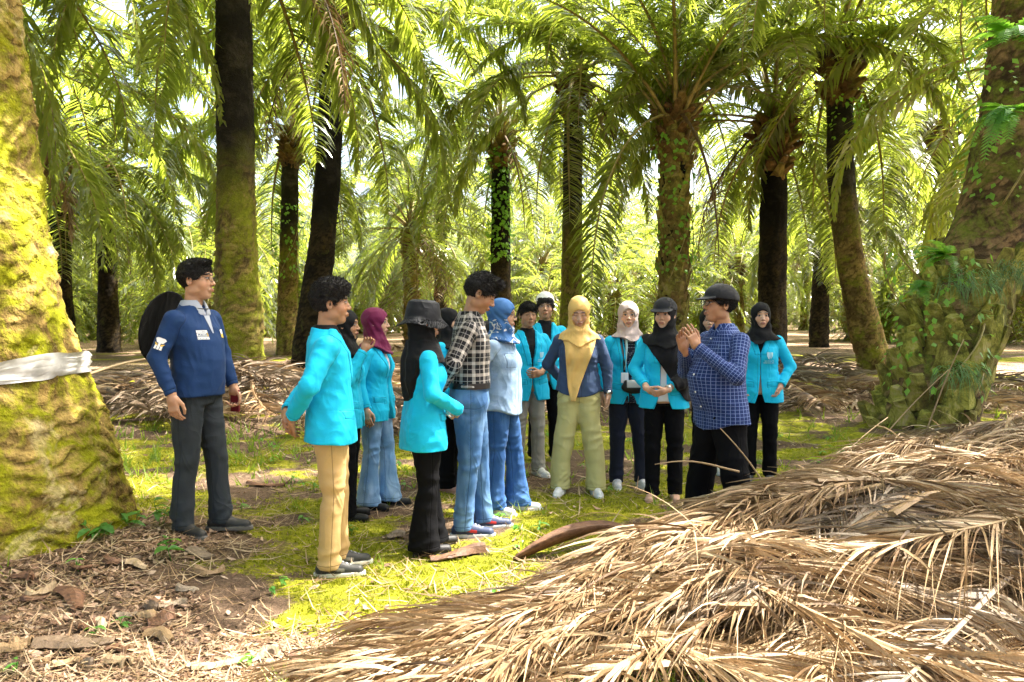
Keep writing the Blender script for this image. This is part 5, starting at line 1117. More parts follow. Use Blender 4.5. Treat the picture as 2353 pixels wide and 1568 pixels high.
CHECK = cloth('navy_check_cloth', (.010, .026, .115), 'check', c2=(.16, .22, .42)); WHT = cloth('white_cloth', (.7, .7, .7)); DOTS = cloth('dotted_cloth', (.015, .018, .03), 'dots', c2=(.3, .32, .38)); FADED = cloth('faded_black_cloth', (.012, .013, .016), rough=.65, sheen=.06)
if 'ONLY' not in globals(): ONLY = None
def on(i): return ONLY is None or i in ONLY
if on(1):
    t, f = person('man in navy long sleeved polo and glasses by the huge mossy trunk', 448, 5.05, 597, -108, skin=SK1, seed=1, top='polo', topm=NAVYP, trm=CHAR, belly=.03, girth=.98, hem=.875, hair='brush', hy=14, hp=-2,
        R_=dict(e=(.250, -.07, 1.12), w=(.240, .03, .885), c=.4), L_=dict(e=(.255, .0, 1.12), w=(.24, .10, .90), c=.7), shoes='slipon', shoec=((.025, .024, .022), (.12, .11, .10)), feet=((.10, -.02, 12), (-.11, .10, -20)), collar=GREYC, headtop=1.715, legw=1.0, hf=.01)
    glasses(t, f, r=(.023, .018), round_=False, thick=.0014)
    # wide black hat hanging on the back by its cord
    c = np.array([.02, -.235, 1.30]); nn = unit([.10, -1, .22]); e1 = unit(np.cross(nn, (0, 0, 1))); e2 = np.cross(e1, nn)
    def hatf(P):
        q = P-c; u, v, h = q@e1, q@e2, q@nn; r_ = np.hypot(u, v); brim = np.maximum(r_-.235, np.abs(h+.9*(r_-.10)**2*(r_ > .1))-.006); crown_ = np.maximum(np.abs(np.hypot(r_, np.maximum(0, h-.02)*1.1)-.095)-.007, -h); return smin(brim, crown_, .01)-.0015*noise(P, 14, 2)
    V, F = sdf_mesh(hatf, (-.28, -.42, 1.02), (.30, -.10, 1.58), .0075); link('hat', npmesh('hat', V, F, BLK, attrs={'pat': V}), t)
    a = np.linspace(-2.6, 2.6, 20); band(t, f, 'hat_cord', np.stack([.072*np.sin(a), .010+.075*np.cos(a), 1.425-.012*np.cos(a)+0*a], 1), .0035, M_BLACKPL, 1)
    V_ = [(0, [(-.034, .0), (.034, .0), (.0, -1.0)])]; chest_print(t, f, 'placket', [(0, [(-.6, 1.0), (.6, 1.0), (.12, -1.6), (-.12, -1.6)])], 0, 1.33, .042, [GREYC], .008)
    pp = [(0, [(-1, .75), (1, .75), (1, .32), (-1, .32)]), (0, [(-1, .25), (.72, .25), (.72, -.28), (-1, -.28)]), (1, [(.74, .25), (1, .25), (1, -.28), (.74, -.28)]), (0, [(-1, -.36), (1, -.36), (1, -.8), (-1, -.8)])]
    pp = [(m_, [(-u, v) for u, v in q]) for m_, q in pp]; tx = [(2, q) for _, q in glyph_polys('NATIONAL', -.85, .42, .2, 0, .14)+glyph_polys('MAKAR', -.8, -.2, .36, 0, .2)+glyph_polys('PALEMBANG', -.9, -.7, .2, 0, .14)]; tx = [(m_, [(-u, v) for u, v in q]) for m_, q in tx]
    chest_print(t, f, 'breast_patch', pp, .085, 1.255, .036, [M_WHITE, M_YELLOW, NAVYP], .009); chest_print(t, f, 'patch_lettering', tx, .085, 1.255, .036, [M_WHITE, M_YELLOW, NAVYP], .0105)
    chest_print(t, f, 'chest_badge', [(0, [(-.6, 1), (.6, .9), (.5, .1), (-.4, .0)]), (1, [(-.6, 0), (.6, .1), (.7, -.7), (-.4, -.8)])], -.095, 1.255, .03, [M_WHITE, M_YELLOW], .009)
    q = f['po']['R']; cc = q['s']+(q['e']-q['s'])*.62; out = unit([.9, .45, 0]); ax = unit(q['e']-q['s']); sx = unit(np.cross(ax, out)); base = cc+out*.072
    emb = [(0, [(-.95, .75), (-.6, 1), (.6, 1), (.95, .75), (.55, .15), (.2, .1), (.2, -.3), (-.2, -.3), (-.2, .1), (-.55, .15)]), (1, [(-.9, .1), (-.35, -.05), (-.2, -.4), (-.5, -.45)]), (1, [(.9, .1), (.35, -.05), (.2, -.4), (.5, -.45)]), (0, [(-.65, -.3), (-.3, -.3), (-.3, -1), (-.7, -1)]), (0, [(-.2, -.3), (.2, -.3), (.2, -1), (-.2, -1)]), (0, [(.65, -.3), (.3, -.3), (.3, -1), (.7, -1)])]
    V = []; F = []; MI = []; n = 0
    for mi, poly in emb:
        pts = [base + sx*u*.034 - ax*v*.036 - out*.5*(u*.034)**2/.07 + out*.006 for u, v in poly]; V += [np.mean(pts, 0)+out*.001]+pts; k = len(pts)
        for i in range(k): F.append([n, n+1+i, n+1+(i+1) % k]); MI.append(mi)
        n += k+1
    link('sleeve_patch', npmesh('sleeve_patch', np.array(V), np.array(F), mats=[M_WHITE, M_YELLOW], mi=MI), t)
    # phone in his left hand
    q = f['po']['L']; M_ = t.matrix_basis; A = Acc(); d = unit(q['d']); c0 = q['w']+d*.085+np.array([.012, .01, 0])
    def phf(P): return box(P-c0, (0, 0, 0), (.006, .036, .072), .005)
    V, F = sdf_mesh(phf, c0-np.array([.03, .06, .1]), c0+np.array([.03, .06, .1]), .004); sc2 = f['s']; cz_, sz_ = math.cos(R(-108)), math.sin(R(-108))
    W_ = np.stack([t.location.x+sc2*(V[:, 0]*cz_-V[:, 1]*sz_), t.location.y+sc2*(V[:, 0]*sz_+V[:, 1]*cz_), t.location.z+sc2*V[:, 2]], 1)
    m = NT('phone_case'); o = link('phone', npmesh('phone', W_, F, m.out(m.pbr((.16, .012, .02), .3, .5)))); tag(o, 'dark red cased phone held in the hand of the man in navy', 'phone')
if on(2):
    t, f = person('young man with curly hair in cyan blazer and khaki trousers, hands behind back', 757, 4.55, 640, -78, skin=SK2, seed=2, trm=KHAKI, hair='curly', R_='behind', L_=dict(POSE['behind'], w=(.04, -.25, .95)), inner=1.0, hy=2, hp=0, hem=.79, collar=BLK,
        shoec=((.035, .035, .03), (.75, .72, .62)), feet=((.10, .0, 4), (-.09, .05, -6)), extra={'laces': 1, 'stripe': (.2, .19, .15)}, trous='straight', headtop=1.735, lean=-.02, legw=.92, girth=.95)
    wrist_band(t, f, 'L', 'watch', None, False)
if on(3):
    t, f = person('woman mostly hidden behind the curly haired man, hand raised to her face', 792, 5.75, 716, -92, True, SK2, 3, hijab={}, R_=dict(e=(.24, .08, 1.16), w=(.13, .19, 1.40), d=(-.35, .25, .9), t=(-.5, .8, 0), c=.8), L_=dict(e=(.25, .06, 1.1), w=(.20, .14, .86), c=.4), trous='wide', legw=.9,
        shoes='flat', shoec=((.01, .01, .01), (.01, .01, .01)), inner=1.1, innerm=WHT)
if on(4):
    t, f = person('smiling woman in maroon hijab, cyan blazer and light blue flared jeans', 862, 6.1, 712, -106, True, SK3, 4, hijab={'chest': 1.34}, hijm=MAROON, smile=True, inner=1.0, innerm=WHT, trous='flare', trm=LJEAN, hy=14, openw=.012,
        shoes='flat', shoec=((.012, .012, .014), (.02, .02, .02)), hem=.77, feet=((.09, -.02, 5), (-.12, .08, -12)))
if on(5):
    def cape(P):   # cloth hanging down the back and over the near shoulder
        x, y, z = P[:, 0], P[:, 1], P[:, 2]; w_ = np.interp(z, [1.0, 1.2, 1.42], [.03, .09, .16]); return np.maximum(np.maximum(np.abs(x-.04)-w_, y-.04), 1.06+.12*np.abs(x-.05)/.2-z)
    t, f = person('woman in black bucket hat over long black hijab, cyan blazer and black flared trousers', 972, 4.97, 700, -66, True, SK3, 5, hijab={'chest': 1.27, 'w': 1.02}, R_='clasp', L_='claspb', trous='flare', legw=1.05, hem=.73, drape=[cape], hy=-6, hp=4,
        shoes='flat', shoec=((.02, .018, .018), (.02, .018, .018)), pale=WHT, feet=((.09, -.02, 3), (-.09, .10, -5)), headtop=1.71)
    def bh(P):
        r_ = np.hypot(P[:, 0], P[:, 1]+.014); z = P[:, 2]; cr = loft(P, [(.02, 0, -.014, .112, .126), (.08, 0, -.014, .105, .118), (.135, 0, -.014, .09, .10), (.150, 0, -.014, .06, .07)], False); cr = np.maximum(np.maximum(cr, z-.150), .02-z); cr = np.maximum(cr, -ell(P, (0, -.014, .03), (.096, .112, .09)))
        rr = np.hypot(P[:, 0]/.98, (P[:, 1]+.014)/1.1); zb = .036-1.05*np.clip(rr-.10, 0, .2)+.012*np.sin(np.arctan2(P[:, 0], P[:, 1])*3+1); br = np.maximum(np.abs(z-zb)-.004, np.maximum(rr-.158, .095-rr)); return smin(cr, br, .01)-.003*noise(P, 14, 4)
    head_obj(t, f, 'bucket_hat', bh, (-.22, -.24, -.10), (.22, .24, .18), .006, FADED); wrist_band(t, f, 'R', 'bracelet', M_METAL, False, .97, .03)
if on(6):
    person('woman in black hijab almost hidden between the bucket hat woman and the plaid shirt man', 1028, 6.7, 712, -105, True, SK3, 6, hijab={}, shoes='flat', shoec=((.55, .3, .27), (.5, .3, .28)), trous='wide', legw=.85, inner=1.1)
if on(7):
    t, f = person('tall young man in black and cream plaid shirt and blue jeans looking down', 1078, 5.4, 632, -86, skin=SK2, seed=7, top='shirt', topm=PLAID, tuck=True, trm=MJEAN, trous='slim', legw=1.06, hair='quiff', hp=28, hf=.062, heady=-.012, R_='behind', L_='behind', collar=PLAID, lean=.03,
        shoec=((.03, .045, .10), (.62, .62, .62)), extra={'stripe': (.5, .03, .03), 'laces': 1}, feet=((.10, -.03, 5), (-.10, .10, -6)), closed=True, headtop=1.70)
    a = np.linspace(0, 2*np.pi, 33); P = []
    for x in a:
        u = np.array([math.sin(x), math.cos(x)]); rr = np.linspace(.05, .3, 200); Q = np.stack([rr*u[0], rr*u[1], 0*rr+.985], 1); i = np.argmax(f['torso'](Q, .006, .5, 1.5) > 0); P.append((Q[i, 0], Q[i, 1], .985))
    A = Acc(); P = np.array(P); V = np.concatenate([np.stack([P*[1.09, 1.09, 1]+[0, 0, -.017], P*[1.09, 1.09, 1]+[0, 0, .021]], 1).reshape(-1, 3)]); A.add(V, [[2*i, 2*i+1, 2*i+3, 2*i+2] for i in range(32)]); link('belt', A.mesh('belt', M_BLACKPL), t)
if on(17):
    person('person hidden behind the woman in the blue floral hijab, only red shoes showing', 1112, 6.55, 742, -100, True, SK3, 17, hijab={}, shoes='flat', shoec=((.45, .02, .05), (.4, .02, .04)), trous='slim', trm=BLKT, topm=DJEAN, top='tunic')
if on(8):
    t, f = person('woman in blue floral hijab, glasses, pale chambray shirt and dark blue jeans', 1152, 5.94, 692, -112, True, SK3, 8, top='tunic', topm=CHAM, hijab={'chest': 1.36}, hijm=FLOR, trm=DJEAN, trous='flare', legw=1.05, R_='behind', L_='behind', hy=10, hp=3, belly=.02, girth=1.0, hem=.80,
        shoec=((.72, .73, .72), (.75, .75, .74)), feet=((.09, -.03, 0), (-.13, .10, -16)))
    glasses(t, f, r=(.024, .021), thick=.0022)
if on(9):
    t, f = person('young man in cyan blazer and grey trousers with one hand on his belly', 1212, 7.28, 696, -158, skin=SK2, seed=9, trm=GREYT, hair='mop', inner=.98, R_='hang', L_=dict(e=(.285, .02, 1.13), w=(.04, .20, 1.03), d=(-.9, .25, -.1), t=(0, .2, 1), c=.7), cuff=.72, vdepth=1.12, openw=.008, closed=True,
        shoec=((.68, .68, .65), (.7, .7, .66)), hy=-6, feet=((.10, 0, 8), (-.10, .05, -8)), headtop=1.71)
    uni_logo(t, f, -.10, 1.20, .058)
if on(10):
    t, f = person('young man in white backwards cap, cyan blazer and black cargo trousers at the back', 1252, 7.95, 680, -168, skin=SK2, seed=10, trm=BLKT, trous='wide', legw=.88, hair='mop', capped=True, inner=1.0, hy=-14, hp=-8, L_=dict(e=(.31, -.02, 1.14), w=(.25, .09, .94), c=.7), R_='hang', vdepth=1.16, openw=.01,
        shoec=((.03, .03, .03), (.6, .6, .58)), headtop=1.715, feet=((.10, 0, 6), (-.12, .02, -10)))
    cap(t, f, cloth('white_cap_cloth', (.7, .68, .62)), back=True, up=.026, big=.95); uni_logo(t, f, -.10, 1.20, .058)
if on(11):
    def tri(P):   # long front triangle of the scarf
        x, y, z = P[:, 0], P[:, 1], P[:, 2]; l = np.interp(z, [.83, .95, 1.30, 1.42], [.035, .0, -.13, -.16]); r_ = np.interp(z, [.83, .95, 1.30, 1.42], [.075, .10, .125, .16]); return np.maximum(np.maximum(l-x, x-r_), np.maximum(-.02-y, .83-z))
    t, f = person('woman in long mustard hijab, navy shirt and pale olive trousers looking down', 1330, 6.5, 690, 178, True, SK3, 11, top='shirt', topm=NAVS, hijab={'chest': 1.30, 'w': 1.02}, hijm=MUST, trm=OLIVE, trous='wide', legw=1.0, hp=24, hf=.02, closed=True, drape=[tri], hem=.865,
        R_='behind', L_=dict(e=(.245, -.01, 1.12), w=(.255, .05, .88), c=.35), shoec=((.7, .7, .69), (.72, .72, .7)), feet=((.16, 0, 14), (-.15, .02, -10)), headtop=1.69, girth=1.05)
    wrist_band(t, f, 'L', 'watch', None, True, .95, .033)
if on(12):
    t, f = person('woman in pale grey hijab and cyan blazer with lanyard badge and navy trousers', 1443, 6.75, 697, -178, True, SK3, 12, hijab={'chest': 1.36}, hijm=GREYH, inner=.80, innerm=DOTS, openw=.014, trm=NAVT, trous='slim', legw=1.12, shoec=((.5, .52, .55), (.62, .62, .6)), hy=-8, hem=.79, vdepth=1.0, feet=((.10, 0, 6), (-.13, 0, -6)), L_='pocket')
    pr = [surf_patch(f, x, z, .014) for x, z in ((.075, 1.41), (.078, 1.34), (.07, 1.25), (.062, 1.17), (.055, 1.08))]; band(t, f, 'lanyard', pr, .011, M_BLACKPL, .25)
    pr = [surf_patch(f, x, z, .016) for x, z in ((.03, 1.40), (.035, 1.30), (.045, 1.17), (.052, 1.10))]; band(t, f, 'lanyard', pr, .010, cloth('pale_lanyard', (.5, .68, .66)), .25)
    c0 = surf_patch(f, .055, 1.03, .03); V, F = sdf_mesh(lambda P: box(P-c0, (0, 0, 0), (.034, .004, .048), .004), c0-.08, c0+.08, .004); link('name_badge', npmesh('name_badge', V, F, cloth('badge_card', (.72, .76, .8))), t)
    c0 = surf_patch(f, -.035, .955, .035); cz_, sz_ = math.cos(R(-178)), math.sin(R(-178)); s_ = f['s']
    def bw(P): q = P-c0; return smin(ell(q, (0, 0, -.01), (.125, .042, .058)), box(q, (0, 0, .01), (.10, .032, .045), .02), .02)
    V, F = sdf_mesh(bw, c0-np.array([.16, .08, .1]), c0+np.array([.16, .08, .1]), .007); top_ = (V[:, 2]-c0[2] > -.012) & (V[:, 0] < c0[0]+.075) & (V[:, 0] > c0[0]-.1) & (V[:, 1] > c0[1]); C = np.tile((.012, .012, .013), (len(V), 1)); C[top_] = (.5, .5, .5)
    W_ = np.stack([t.location.x+s_*(V[:, 0]*cz_-V[:, 1]*sz_), t.location.y+s_*(V[:, 0]*sz_+V[:, 1]*cz_), t.location.z+s_*V[:, 2]], 1); o = link('waist_bag', npmesh('waist_bag', W_, F, M_SHOE, col=C)); tag(o, 'black and grey waist bag worn in front by the woman with the lanyard', 'bag')
if on(13):
    def witharm(P):  # dark shawl falling from the right shoulder across to the left hip
        x, y, z = P[:, 0], P[:, 1], P[:, 2]; m = np.interp(z, [.84, 1.0, 1.2, 1.40], [-.23, -.20, -.12, -.01]); w_ = np.interp(z, [.84, .98, 1.2, 1.42], [.02, .10, .16, .21]); return np.maximum(np.maximum(np.abs(x-m)-w_, .86-z), -.03-y)
    t, f = person('woman in black cap over black hijab, long shawl across cyan blazer, hands clasped', 1527, 6.35, 694, 166, True, SK3, 13, hijab={'chest': 1.31, 'w': 1.04}, drape=[witharm], inner=.86, innerm=WHT, openw=.025, vdepth=1.2, R_=dict(POSE['clasp'], w=(.12, .21, .97)), L_=dict(POSE['claspb'], w=(.02, .235, .965)), cuff=.78, trous='straight', legw=1.0,
        shoes='flat', shoec=((.5, .3, .22), (.3, .2, .15)), hem=.80, hy=-14, hijm=BLK, headtop=1.70)
    cap(t, f, FADED, up=.004, big=1.0); wrist_band(t, f, 'L', 'watch', cloth('pale_strap', (.5, .45, .4)), True, .9, .03)
if on(15):
    person('woman in black hijab half hidden behind the man in the checked shirt', 1628, 7.4, 712, 172, True, SK3, 15, hijab={}, trous='straight', inner=1.1, shoec=((.5, .5, .5), (.6, .6, .6)))
if on(16):
    def sh2(P):
        x, y, z = P[:, 0], P[:, 1], P[:, 2]; return np.maximum(np.maximum(-x-.26, x-.0+.10), np.maximum(1.14+.9*np.clip(-.02+y, 0, 1)-z, y-.08))
    t, f = person('woman in black hijab with hands in her blazer pockets, rightmost of the group', 1748, 7.1, 700, 163, True, SK3, 16, hijab={'chest': 1.33, 'w': 1.08}, R_='pocket', L_=dict(POSE['pocket'], e=(.275, -.05, 1.11)), trous='straight', legw=1.02, hem=.77, vdepth=1.24, inner=1.2, shoes='flat', shoec=((.1, .1, .1), (.1, .1, .1)), hy=12)
    uni_logo(t, f, -.085, 1.215, .065)
if on(14):
    t, f = person('man in black cap, glasses and navy checked shirt talking with his hands pressed together', 1660, 5.35, 667, 114, skin=SK2, seed=14, top='shirt', topm=CHECK, trm=BLKT, trous='wide', legw=1.12, belly=.07, girth=1.06, hem=.74, hy=-12, hp=-6, hf=.02,
        L_=dict(e=(.27, .10, 1.12), w=(.075, .27, 1.31), d=(-.12, .45, .95), t=(0, -.8, .5), c=.15, th=.2, sp=.10), R_=dict(e=(.26, .12, 1.12), w=(.05, .285, 1.29), d=(-.10, .40, .95), t=(0, -.8, .5), c=.25, th=.2, sp=.08), collar=CHECK, cuff=.97, smile=True, hair='short', capped=True,
        shoec=((.3, .31, .33), (.5, .5, .5)), feet=((.20, .05, 8), (-.17, -.02, -8)), headtop=1.69)
    cap(t, f, FADED, up=.0, big=1.02); glasses(t, f, r=(.024, .018), round_=False, thick=.0026)
    for z_ in (1.36, 1.24, 1.12, 1.00, .90):
        c0 = surf_patch(f, 0.0, z_, .006); A = Acc(); A.tube([c0-[0, .004, 0], c0+[0, .003, 0]], .0075, 10, up=(0, 0, 1)); link('button', A.mesh('button', M_WHITE), t)
# ---------------------------------------------------------------- small things
# plastic band round the huge trunk
tp = Vector(t1b); rsb = np.random.RandomState(2); A = Acc(); n_ = 64
_tv = [o_ for o_ in T1.children if o_.name.startswith('trunk')][0].data; _co = np.zeros(len(_tv.vertices)*3, np.float32); _tv.vertices.foreach_get('co', _co); _co = _co.reshape(-1, 3)+np.array(t1b)
def trad(a, z):
    c = t1c(z); k = np.abs(_co[:, 2]-z) < .03; q = _co[k]-np.array([c[0], c[1], 0]); an = np.arctan2(q[:, 1], q[:, 0]); d = np.abs((an-a+math.pi) % (2*math.pi)-math.pi); m = d < .10; return float(np.hypot(q[m, 0], q[m, 1]).max())
def t1c(z): u = z/9.6; return np.array([-3.35-1.25*u, 5.0+.3*u])
for L_ in range(3):
    V = []
    for i in range(n_+1):
        a = i/n_*2*math.pi; zc = 1.13+.05*math.sin(a+1.0)+.012*L_*math.sin(a*3+L_) + .02*(L_-1); c = t1c(zc); r_ = trad(a, zc)+.010+.006*L_
        w_ = .040+.02*noise(np.array([[math.cos(a)*2, math.sin(a)*2, 5+L_]]), 1.8, 7)[0]
        for j in range(4): v = j/3-.5; V.append([c[0]+(r_+.012*math.sin(j*2.5+a*9))*math.cos(a), c[1]+(r_+.012*math.sin(j*2.5+a*9))*math.sin(a), zc+v*2*w_])
    A.add(V, [[i*4+j, i*4+4+j, i*4+5+j, i*4+1+j] for i in range(n_) for j in range(3)])
m = NT('thin_plastic'); o = link('plastic_band', A.mesh('plastic_band', m.out(m.leafmix(m.pbr(m.ramp(m.noise(m.coord(), 9, 3), [(.35, (.42, .40, .36)), (.6, (.72, .70, .66))]), .3, .5), (.6, .6, .6), .2)))); tag(o, 'crumpled pale plastic band wrapped round the huge mossy trunk', 'plastic band')
# green plants
M_HERB = mat_leaf('herb_leaf', (.05, .16, .03), (.12, .30, .05), (.25, .5, .04), .4, .45, .35)
def plant(name, label, base, n=10, h=.22, L=.09, W=.035, seed=0, group=None, cat='plant', spread=.5, mat=None, stem=True, arch=.6):
    rs = np.random.RandomState(seed); A = Acc(); S = Acc()
    ns = max(1, n//4)
    for s_ in range(ns):
        az = rs.uniform(0, 6.28); el = rs.uniform(.9, 1.45); d = np.array([math.cos(az)*math.cos(el), math.sin(az)*math.cos(el), math.sin(el)]); hh = h*rs.uniform(.5, 1); P = [np.array([0, 0, -.01])+d*hh*u for u in np.linspace(0, 1, 5)]; S.tube(P, .0025, 4)
        for q in range(n//ns):
            u = rs.uniform(.35, 1); p = d*hh*u; a = rs.uniform(0, 6.28); o = np.array([math.cos(a), math.sin(a), .35]); sd = np.array([-math.sin(a), math.cos(a), rs.uniform(-.3, .3)]); l = L*rs.uniform(.6, 1.2); w_ = W*rs.uniform(.7, 1.2); V = []
            for t_, ww in ((0, .15), (.3, .9), (.6, 1), (.85, .55), (1, .03)): c = p+o*l*t_-np.array([0, 0, arch*l*t_*t_]); V += [c-sd*w_*ww*.5+np.array([0, 0, .12*w_]), c, c+sd*w_*ww*.5+np.array([0, 0, .12*w_])]
            A.add(V, [[3*e+j, 3*e+j+1, 3*e+4+j, 3*e+3+j] for e in range(4) for j in range(2)], None, rs.uniform(0, 1))
    t = empty(name, base, rs.uniform(0, 6)); tag(t, label, cat, group); link('leaves', A.mesh('leaves', mat or M_HERB), t); link('stem', S.mesh('stem', M_HERB), t); return t
def gpt(dx, dy):
    p = gp(dx, dy)
    for _ in range(3): p = gp(dx, dy, float(gz(np.array([p.x]), np.array([p.y]))[0]))
    return (p.x, p.y, p.z)
plant('weed_plant', 'broad leaved weed under the huge mossy trunk, left one', gpt(225, 1240), 14, .16, .11, .05, 1)
plant('weed_plant', 'broad leaved weed between the mossy trunk and the man in navy', gpt(300, 1215), 12, .17, .10, .04, 2)
plant('weed_plant', 'leafy weed by the black shoes of the man in navy', gpt(370, 1210), 14, .22, .11, .045, 3)
plant('weed_plant', 'heart leaved weed on the mound below the man in navy', gpt(395, 1290), 8, .14, .09, .06, 4)
for q, (x, y, l) in enumerate(((180, 1310, 'small bright sprout in the sunlit litter at the left'), (215, 1470, 'small sprout left of centre in the near litter'), (280, 1445, 'upright sprout in the near litter, beside a dark husk'), (35, 1550, 'bright sprout at the bottom left corner'), (650, 1350, 'tall two leaved sprout left of the sneakers'), (625, 1365, 'low sprout beside the two leaved sprout'),
        (570, 1530, 'small sprout at the bottom edge near the pale husk'), (1135, 1375, 'sprout at the left rim of the heap'), (1185, 1265, 'sprout beside the dark leaf sheath'))):
    plant('sprout', l, gpt(x, y), 5, .07, .05, .018, 20+q)
rs = random.Random(5)
for q in range(70):      # herbs on the path
    y = rs.uniform(5.2, 9.5); x = rs.uniform(-.45, .42)*y + .3
    plant('herb', 'small green herb growing in the moss between the people', (x, y, float(gz(np.array([x]), np.array([y]))[0])), 6, .09, .07, .022, 50+q, 'small herbs in the moss')
# ferns and climbers on the trunks
def fern(name, label, base, n=8, L=.5, seed=0, hang=.6, dirs=None, group=None, w_=.09, nl=16):
    rs = np.random.RandomState(seed); A = Acc()
    for q in range(n):
        az = rs.uniform(*dirs) if dirs else rs.uniform(0, 6.28); el = rs.uniform(-.2, .9); d = np.array([math.cos(az)*math.cos(el), math.sin(az)*math.cos(el), math.sin(el)]); p = np.array([0., 0, 0]); l = L*rs.uniform(.6, 1.1); pts = [p]
        for e in range(10): p = p+d*l/10; pts.append(p); d = d+np.array([0, 0, -hang*.22]); d /= np.linalg.norm(d)
        pts = np.array(pts); A.tube(pts, .003, 3)
        for j in range(nl):
            u = .12+.86*j/nl; f = u*10; i = int(f); c = pts[i]*(1-f+i)+pts[min(i+1, 10)]*(f-i); T = pts[min(i+1, 10)]-pts[i]; T /= np.linalg.norm(T)+1e-9; S = np.cross(T, (0, 0, 1)); S /= np.linalg.norm(S)+1e-9
            for sd in (1, -1):
                o = S*sd+T*.45+np.array([0, 0, -.25]); ll = w_*(1.15-u*.85)*rs.uniform(.8, 1.1); ww = ll*.16; A.add([c-T*ww, c+T*ww, c+o*ll*.6+T*ww*.9, c+o*ll, c+o*ll*.6-T*ww*.9], [[0, 1, 2, 4]], [[4, 2, 3]], rs.uniform(0, 1))
    o = link(name, A.mesh(name, M_HERB)); o.location = base; tag(o, label, 'fern', group); return o
def strands(name, label, base, n=60, L=.6, seed=0, w_=.006, wid=.3):
    rs = np.random.RandomState(seed); A = Acc()
    for q in range(n):
        p = np.array([rs.uniform(-wid, wid), rs.uniform(-.08, .02), rs.uniform(-.1, .1)]); az = rs.uniform(math.pi, 2*math.pi); d = np.array([math.cos(az)*.6, math.sin(az)*.6, .35]); l = L*rs.uniform(.5, 1.1); V = []
        for e in range(8): V += [p-np.array([w_, 0, 0])*(1-e/8), p+np.array([w_, 0, 0])*(1-e/8)]; p = p+d*l/8; d = d+np.array([0, 0, -.5]); d /= np.linalg.norm(d)
        A.add(V, [[2*e, 2*e+1, 2*e+3, 2*e+2] for e in range(7)], None, rs.uniform(0, .8))
    o = link(name, A.mesh(name, M_STRAND)); o.location = base; tag(o, label, 'fern'); return o
M_STRAND = mat_leaf('grass_fern', (.035, .09, .03), (.10, .2, .05), (.15, .3, .04), .3, .45, .4)
strands('hanging_fern', 'dark tuft of grass like fern hanging on the overgrown trunk, upper one', px(2225, 640, 9.1), 110, .55, 1, .006, .32)
strands('hanging_fern', 'dark tuft of grass like fern hanging low on the overgrown trunk', px(2200, 850, 9.0), 80, .5, 2, .006, .22)
strands('hanging_fern', 'tuft of grass like fern at the right edge of the frame', px(2335, 620, 9.3), 80, .6, 3, .006, .2)
fern('fern', 'bright green fern hanging into the frame at the top right', px(2330, 90, 8.9), 16, .85, 3, .9, (2.6, 5.6), w_=.15)
fern('fern', 'bright green fern below the topmost one on the overgrown trunk', px(2325, 260, 8.9), 14, .8, 4, 1.1, (2.6, 5.6), w_=.14)
fern('fern', 'pale green fern leaning out left of the overgrown trunk', px(2180, 590, 9.2), 12, .6, 5, .7, (2.4, 4.6))
fern('fern', 'small fern at the left shoulder of the overgrown trunk', px(2120, 660, 9.3), 8, .45, 6, .8, (2.4, 4.6))
def climber(label, base, hgt, r, n, seed, L=.11, dens=None):
    rs = np.random.RandomState(seed); A = Acc()
    for q in range(n):
        z = hgt*rs.uniform(0, 1); a = rs.uniform(math.pi*.9, math.pi*2.1); rr = r+rs.uniform(0, .16); p = np.array([math.cos(a)*rr, math.sin(a)*rr, z]); o = np.array([math.cos(a)*.5, math.sin(a)*.5, -.7])+rs.normal(0, .4, 3); o /= np.linalg.norm(o); s_ = np.cross(o, (math.cos(a), math.sin(a), .3)); s_ /= np.linalg.norm(s_)+1e-9; l = L*rs.uniform(.6, 1.3)
        A.add([p, p+o*l*.4-s_*l*.32, p+o*l*.4+s_*l*.32, p+o*l], None, [[0, 1, 2], [1, 3, 2]], rs.uniform(0, 1))
    t = empty('climber', base); tag(t, label, 'climbing plant'); link('leaves', A.mesh('leaves', M_CLIMB, False), t); S = Acc()
    for q in range(3): u = np.linspace(0, 1, 30); S.tube(np.stack([np.cos(4.2+q+u*3)*(r+.02), np.sin(4.2+q+u*3)*(r+.02), u*hgt], 1), .012, 4)
    link('vine_stem', S.mesh('vine_stem', M_RACHIS), t); return t
M_CLIMB = mat_leaf('climber_leaf', (.08, .22, .03), (.2, .42, .05), (.35, .6, .05), .42, .45, .35)
def at(dx, dy, Y): p = px(dx, dy, Y); return (p.x, p.y, p.z)
climber('bright green climber wrapping the far palm behind the plaid shirt', at(1150, 600, 31), 4.6, .34, 520, 1, .2)
climber('green climber leaves on the trunk behind the woman in the black cap', at(1550, 650, 19.4), 3.6, .42, 240, 2, .15)
climber('vine leaves down the left side of the overgrown trunk', at(2140, 900, 9.6), 1.7, .52, 170, 3, .09)
climber('small climber on the slim mossy palm trunk', at(660, 640, 27.8), 2.6, .38, 160, 4, .16)
climber('vine leaves on the upper part of the overgrown trunk', at(2300, 480, 10.0), 2.6, .46, 260, 5, .1)
climber('sunlit climber on the crown of the leaning palm', at(1935, 330, 19.6), 1.1, .36, 90, 6, .13)
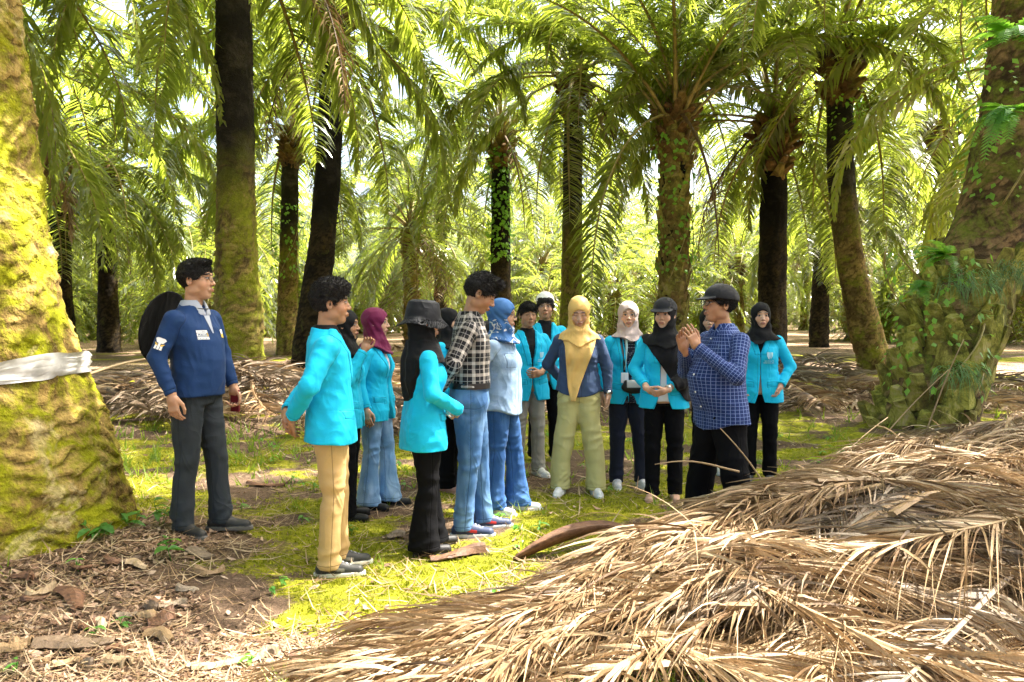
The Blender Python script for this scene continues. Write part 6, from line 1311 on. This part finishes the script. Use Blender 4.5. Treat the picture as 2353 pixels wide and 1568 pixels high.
# husks and bark pieces lying about
def husk(label, p0, p1, w_=.05, mat=None, seed=0, hgt=.03, Y0=None):
    a_ = np.array(gpt(*p0)); b_ = np.array(gpt(*p1)); rs = np.random.RandomState(seed); A = Acc(); n_ = 12; V = []; d = b_-a_; s_ = np.array([-d[1], d[0], 0])/np.linalg.norm(d[:2])
    for i in range(n_):
        u = i/(n_-1); c = a_+d*u+s_*.02*math.sin(u*5+seed); ww = w_*(.35+.65*math.sin(math.pi*min(1, u*.8+.15)))*rs.uniform(.85, 1.1); zz = hgt*(.6+.4*math.sin(u*4+seed))
        for j in range(5): v = (j/4-.5)*2; V.append(c+s_*v*ww+np.array([0, 0, .012+zz*(1-v*v)+rs.uniform(-.003, .003)]))
    A.add(V, [[i*5+j, i*5+j+1, i*5+6+j, i*5+5+j] for i in range(n_-1) for j in range(4)], None, rs.uniform(.3, .9)); o = link('husk', A.mesh('husk', mat or M_DRYGREY, False)); tag(o, label, 'husk'); m_ = o.modifiers.new('thick', 'SOLIDIFY'); m_.thickness = .01
husk('long flat grey husk lying at the lower left', (75, 1495), (265, 1478), .06, None, 1); husk('pale husk at the left edge near the bottom', (0, 1505), (60, 1485), .05, M_DRY, 2)
husk('pale split stalk lying along the bottom in the sunlight', (440, 1545), (640, 1508), .03, M_DRY, 3); husk('brown bark strip under the feet of the bucket hat woman', (985, 1290), (1115, 1272), .045, M_SHEATH, 4, .05)
husk('grey bark piece left of the flared black trousers', (888, 1238), (930, 1236), .05, None, 5); husk('folded brown husk standing in the litter left', (140, 1360), (190, 1405), .04, M_SHEATH, 6, .025)
husk('grey stone like husk below the shoes of the man in navy', (430, 1270), (490, 1285), .05, None, 7, .012); husk('orange brown lump of bark at the bottom edge', (665, 1548), (735, 1545), .05, M_SHEATH, 8, .07)
husk('thin dark bark strip on the moss behind the curly haired man', (568, 1115), (650, 1122), .03, M_SHEATH, 9); husk('dark husk in the litter left of centre', (335, 1440), (400, 1425), .06, M_SHEATH, 10, .05)
rs2 = np.random.RandomState(31)
for q in range(26):
    x_ = rs2.uniform(10, 620); y_ = rs2.uniform(1290, 1540); l_ = rs2.uniform(25, 70); husk('curled dry leaf piece lying in the brown litter at the lower left', (x_, y_), (x_+l_*rs2.choice([-1, 1]), y_+rs2.uniform(-14, 14)), rs2.uniform(.012, .03), (M_DRY, M_DRYGREY, M_SHEATH)[q % 3], 60+q, rs2.uniform(.01, .05))
    o = sc.objects[-1] if False else None
# dry stalk on the left between the trunk and the man in navy
A = Acc(); a_ = np.array(px(205, 860, 7.5)); b_ = np.array(px(372, 822, 8.2)); A.tube(np.array([a_*(1-u)+b_*u+np.array([0, 0, .03*math.sin(u*3)]) for u in np.linspace(-.1, 1, 8)]), .03, 6, .9, .4)
tag(link('dry_petiole', A.mesh('dry_petiole', M_DRY)), 'pale dry leaf stalk lying across the pile behind the man in navy', 'stalk')
# light leaflets of a frond hanging close to the camera
def near_frond(label, p0, p1, seed, L, droop=2.6, e0=10, e1=-30, mat=None, nl=60, lw=.055, group=None, side=0, ll=1.0):
    a_ = np.array(p0); d = np.array(p1)-a_; az = math.atan2(d[1], d[0]); A, B = frond_arrays(L=L, e0=e0, e1=e1, nl=nl, leafL=ll, leafW=lw, seed=seed, segs=5, droop=droop, pet=.12, bend=1.1, side=side); o = link('frond', join_acc([(A, 0, None), (B, 1, None)], [mat or M_LEAF_LIGHT, M_RACHIS], 'frond')); return o, az, a_
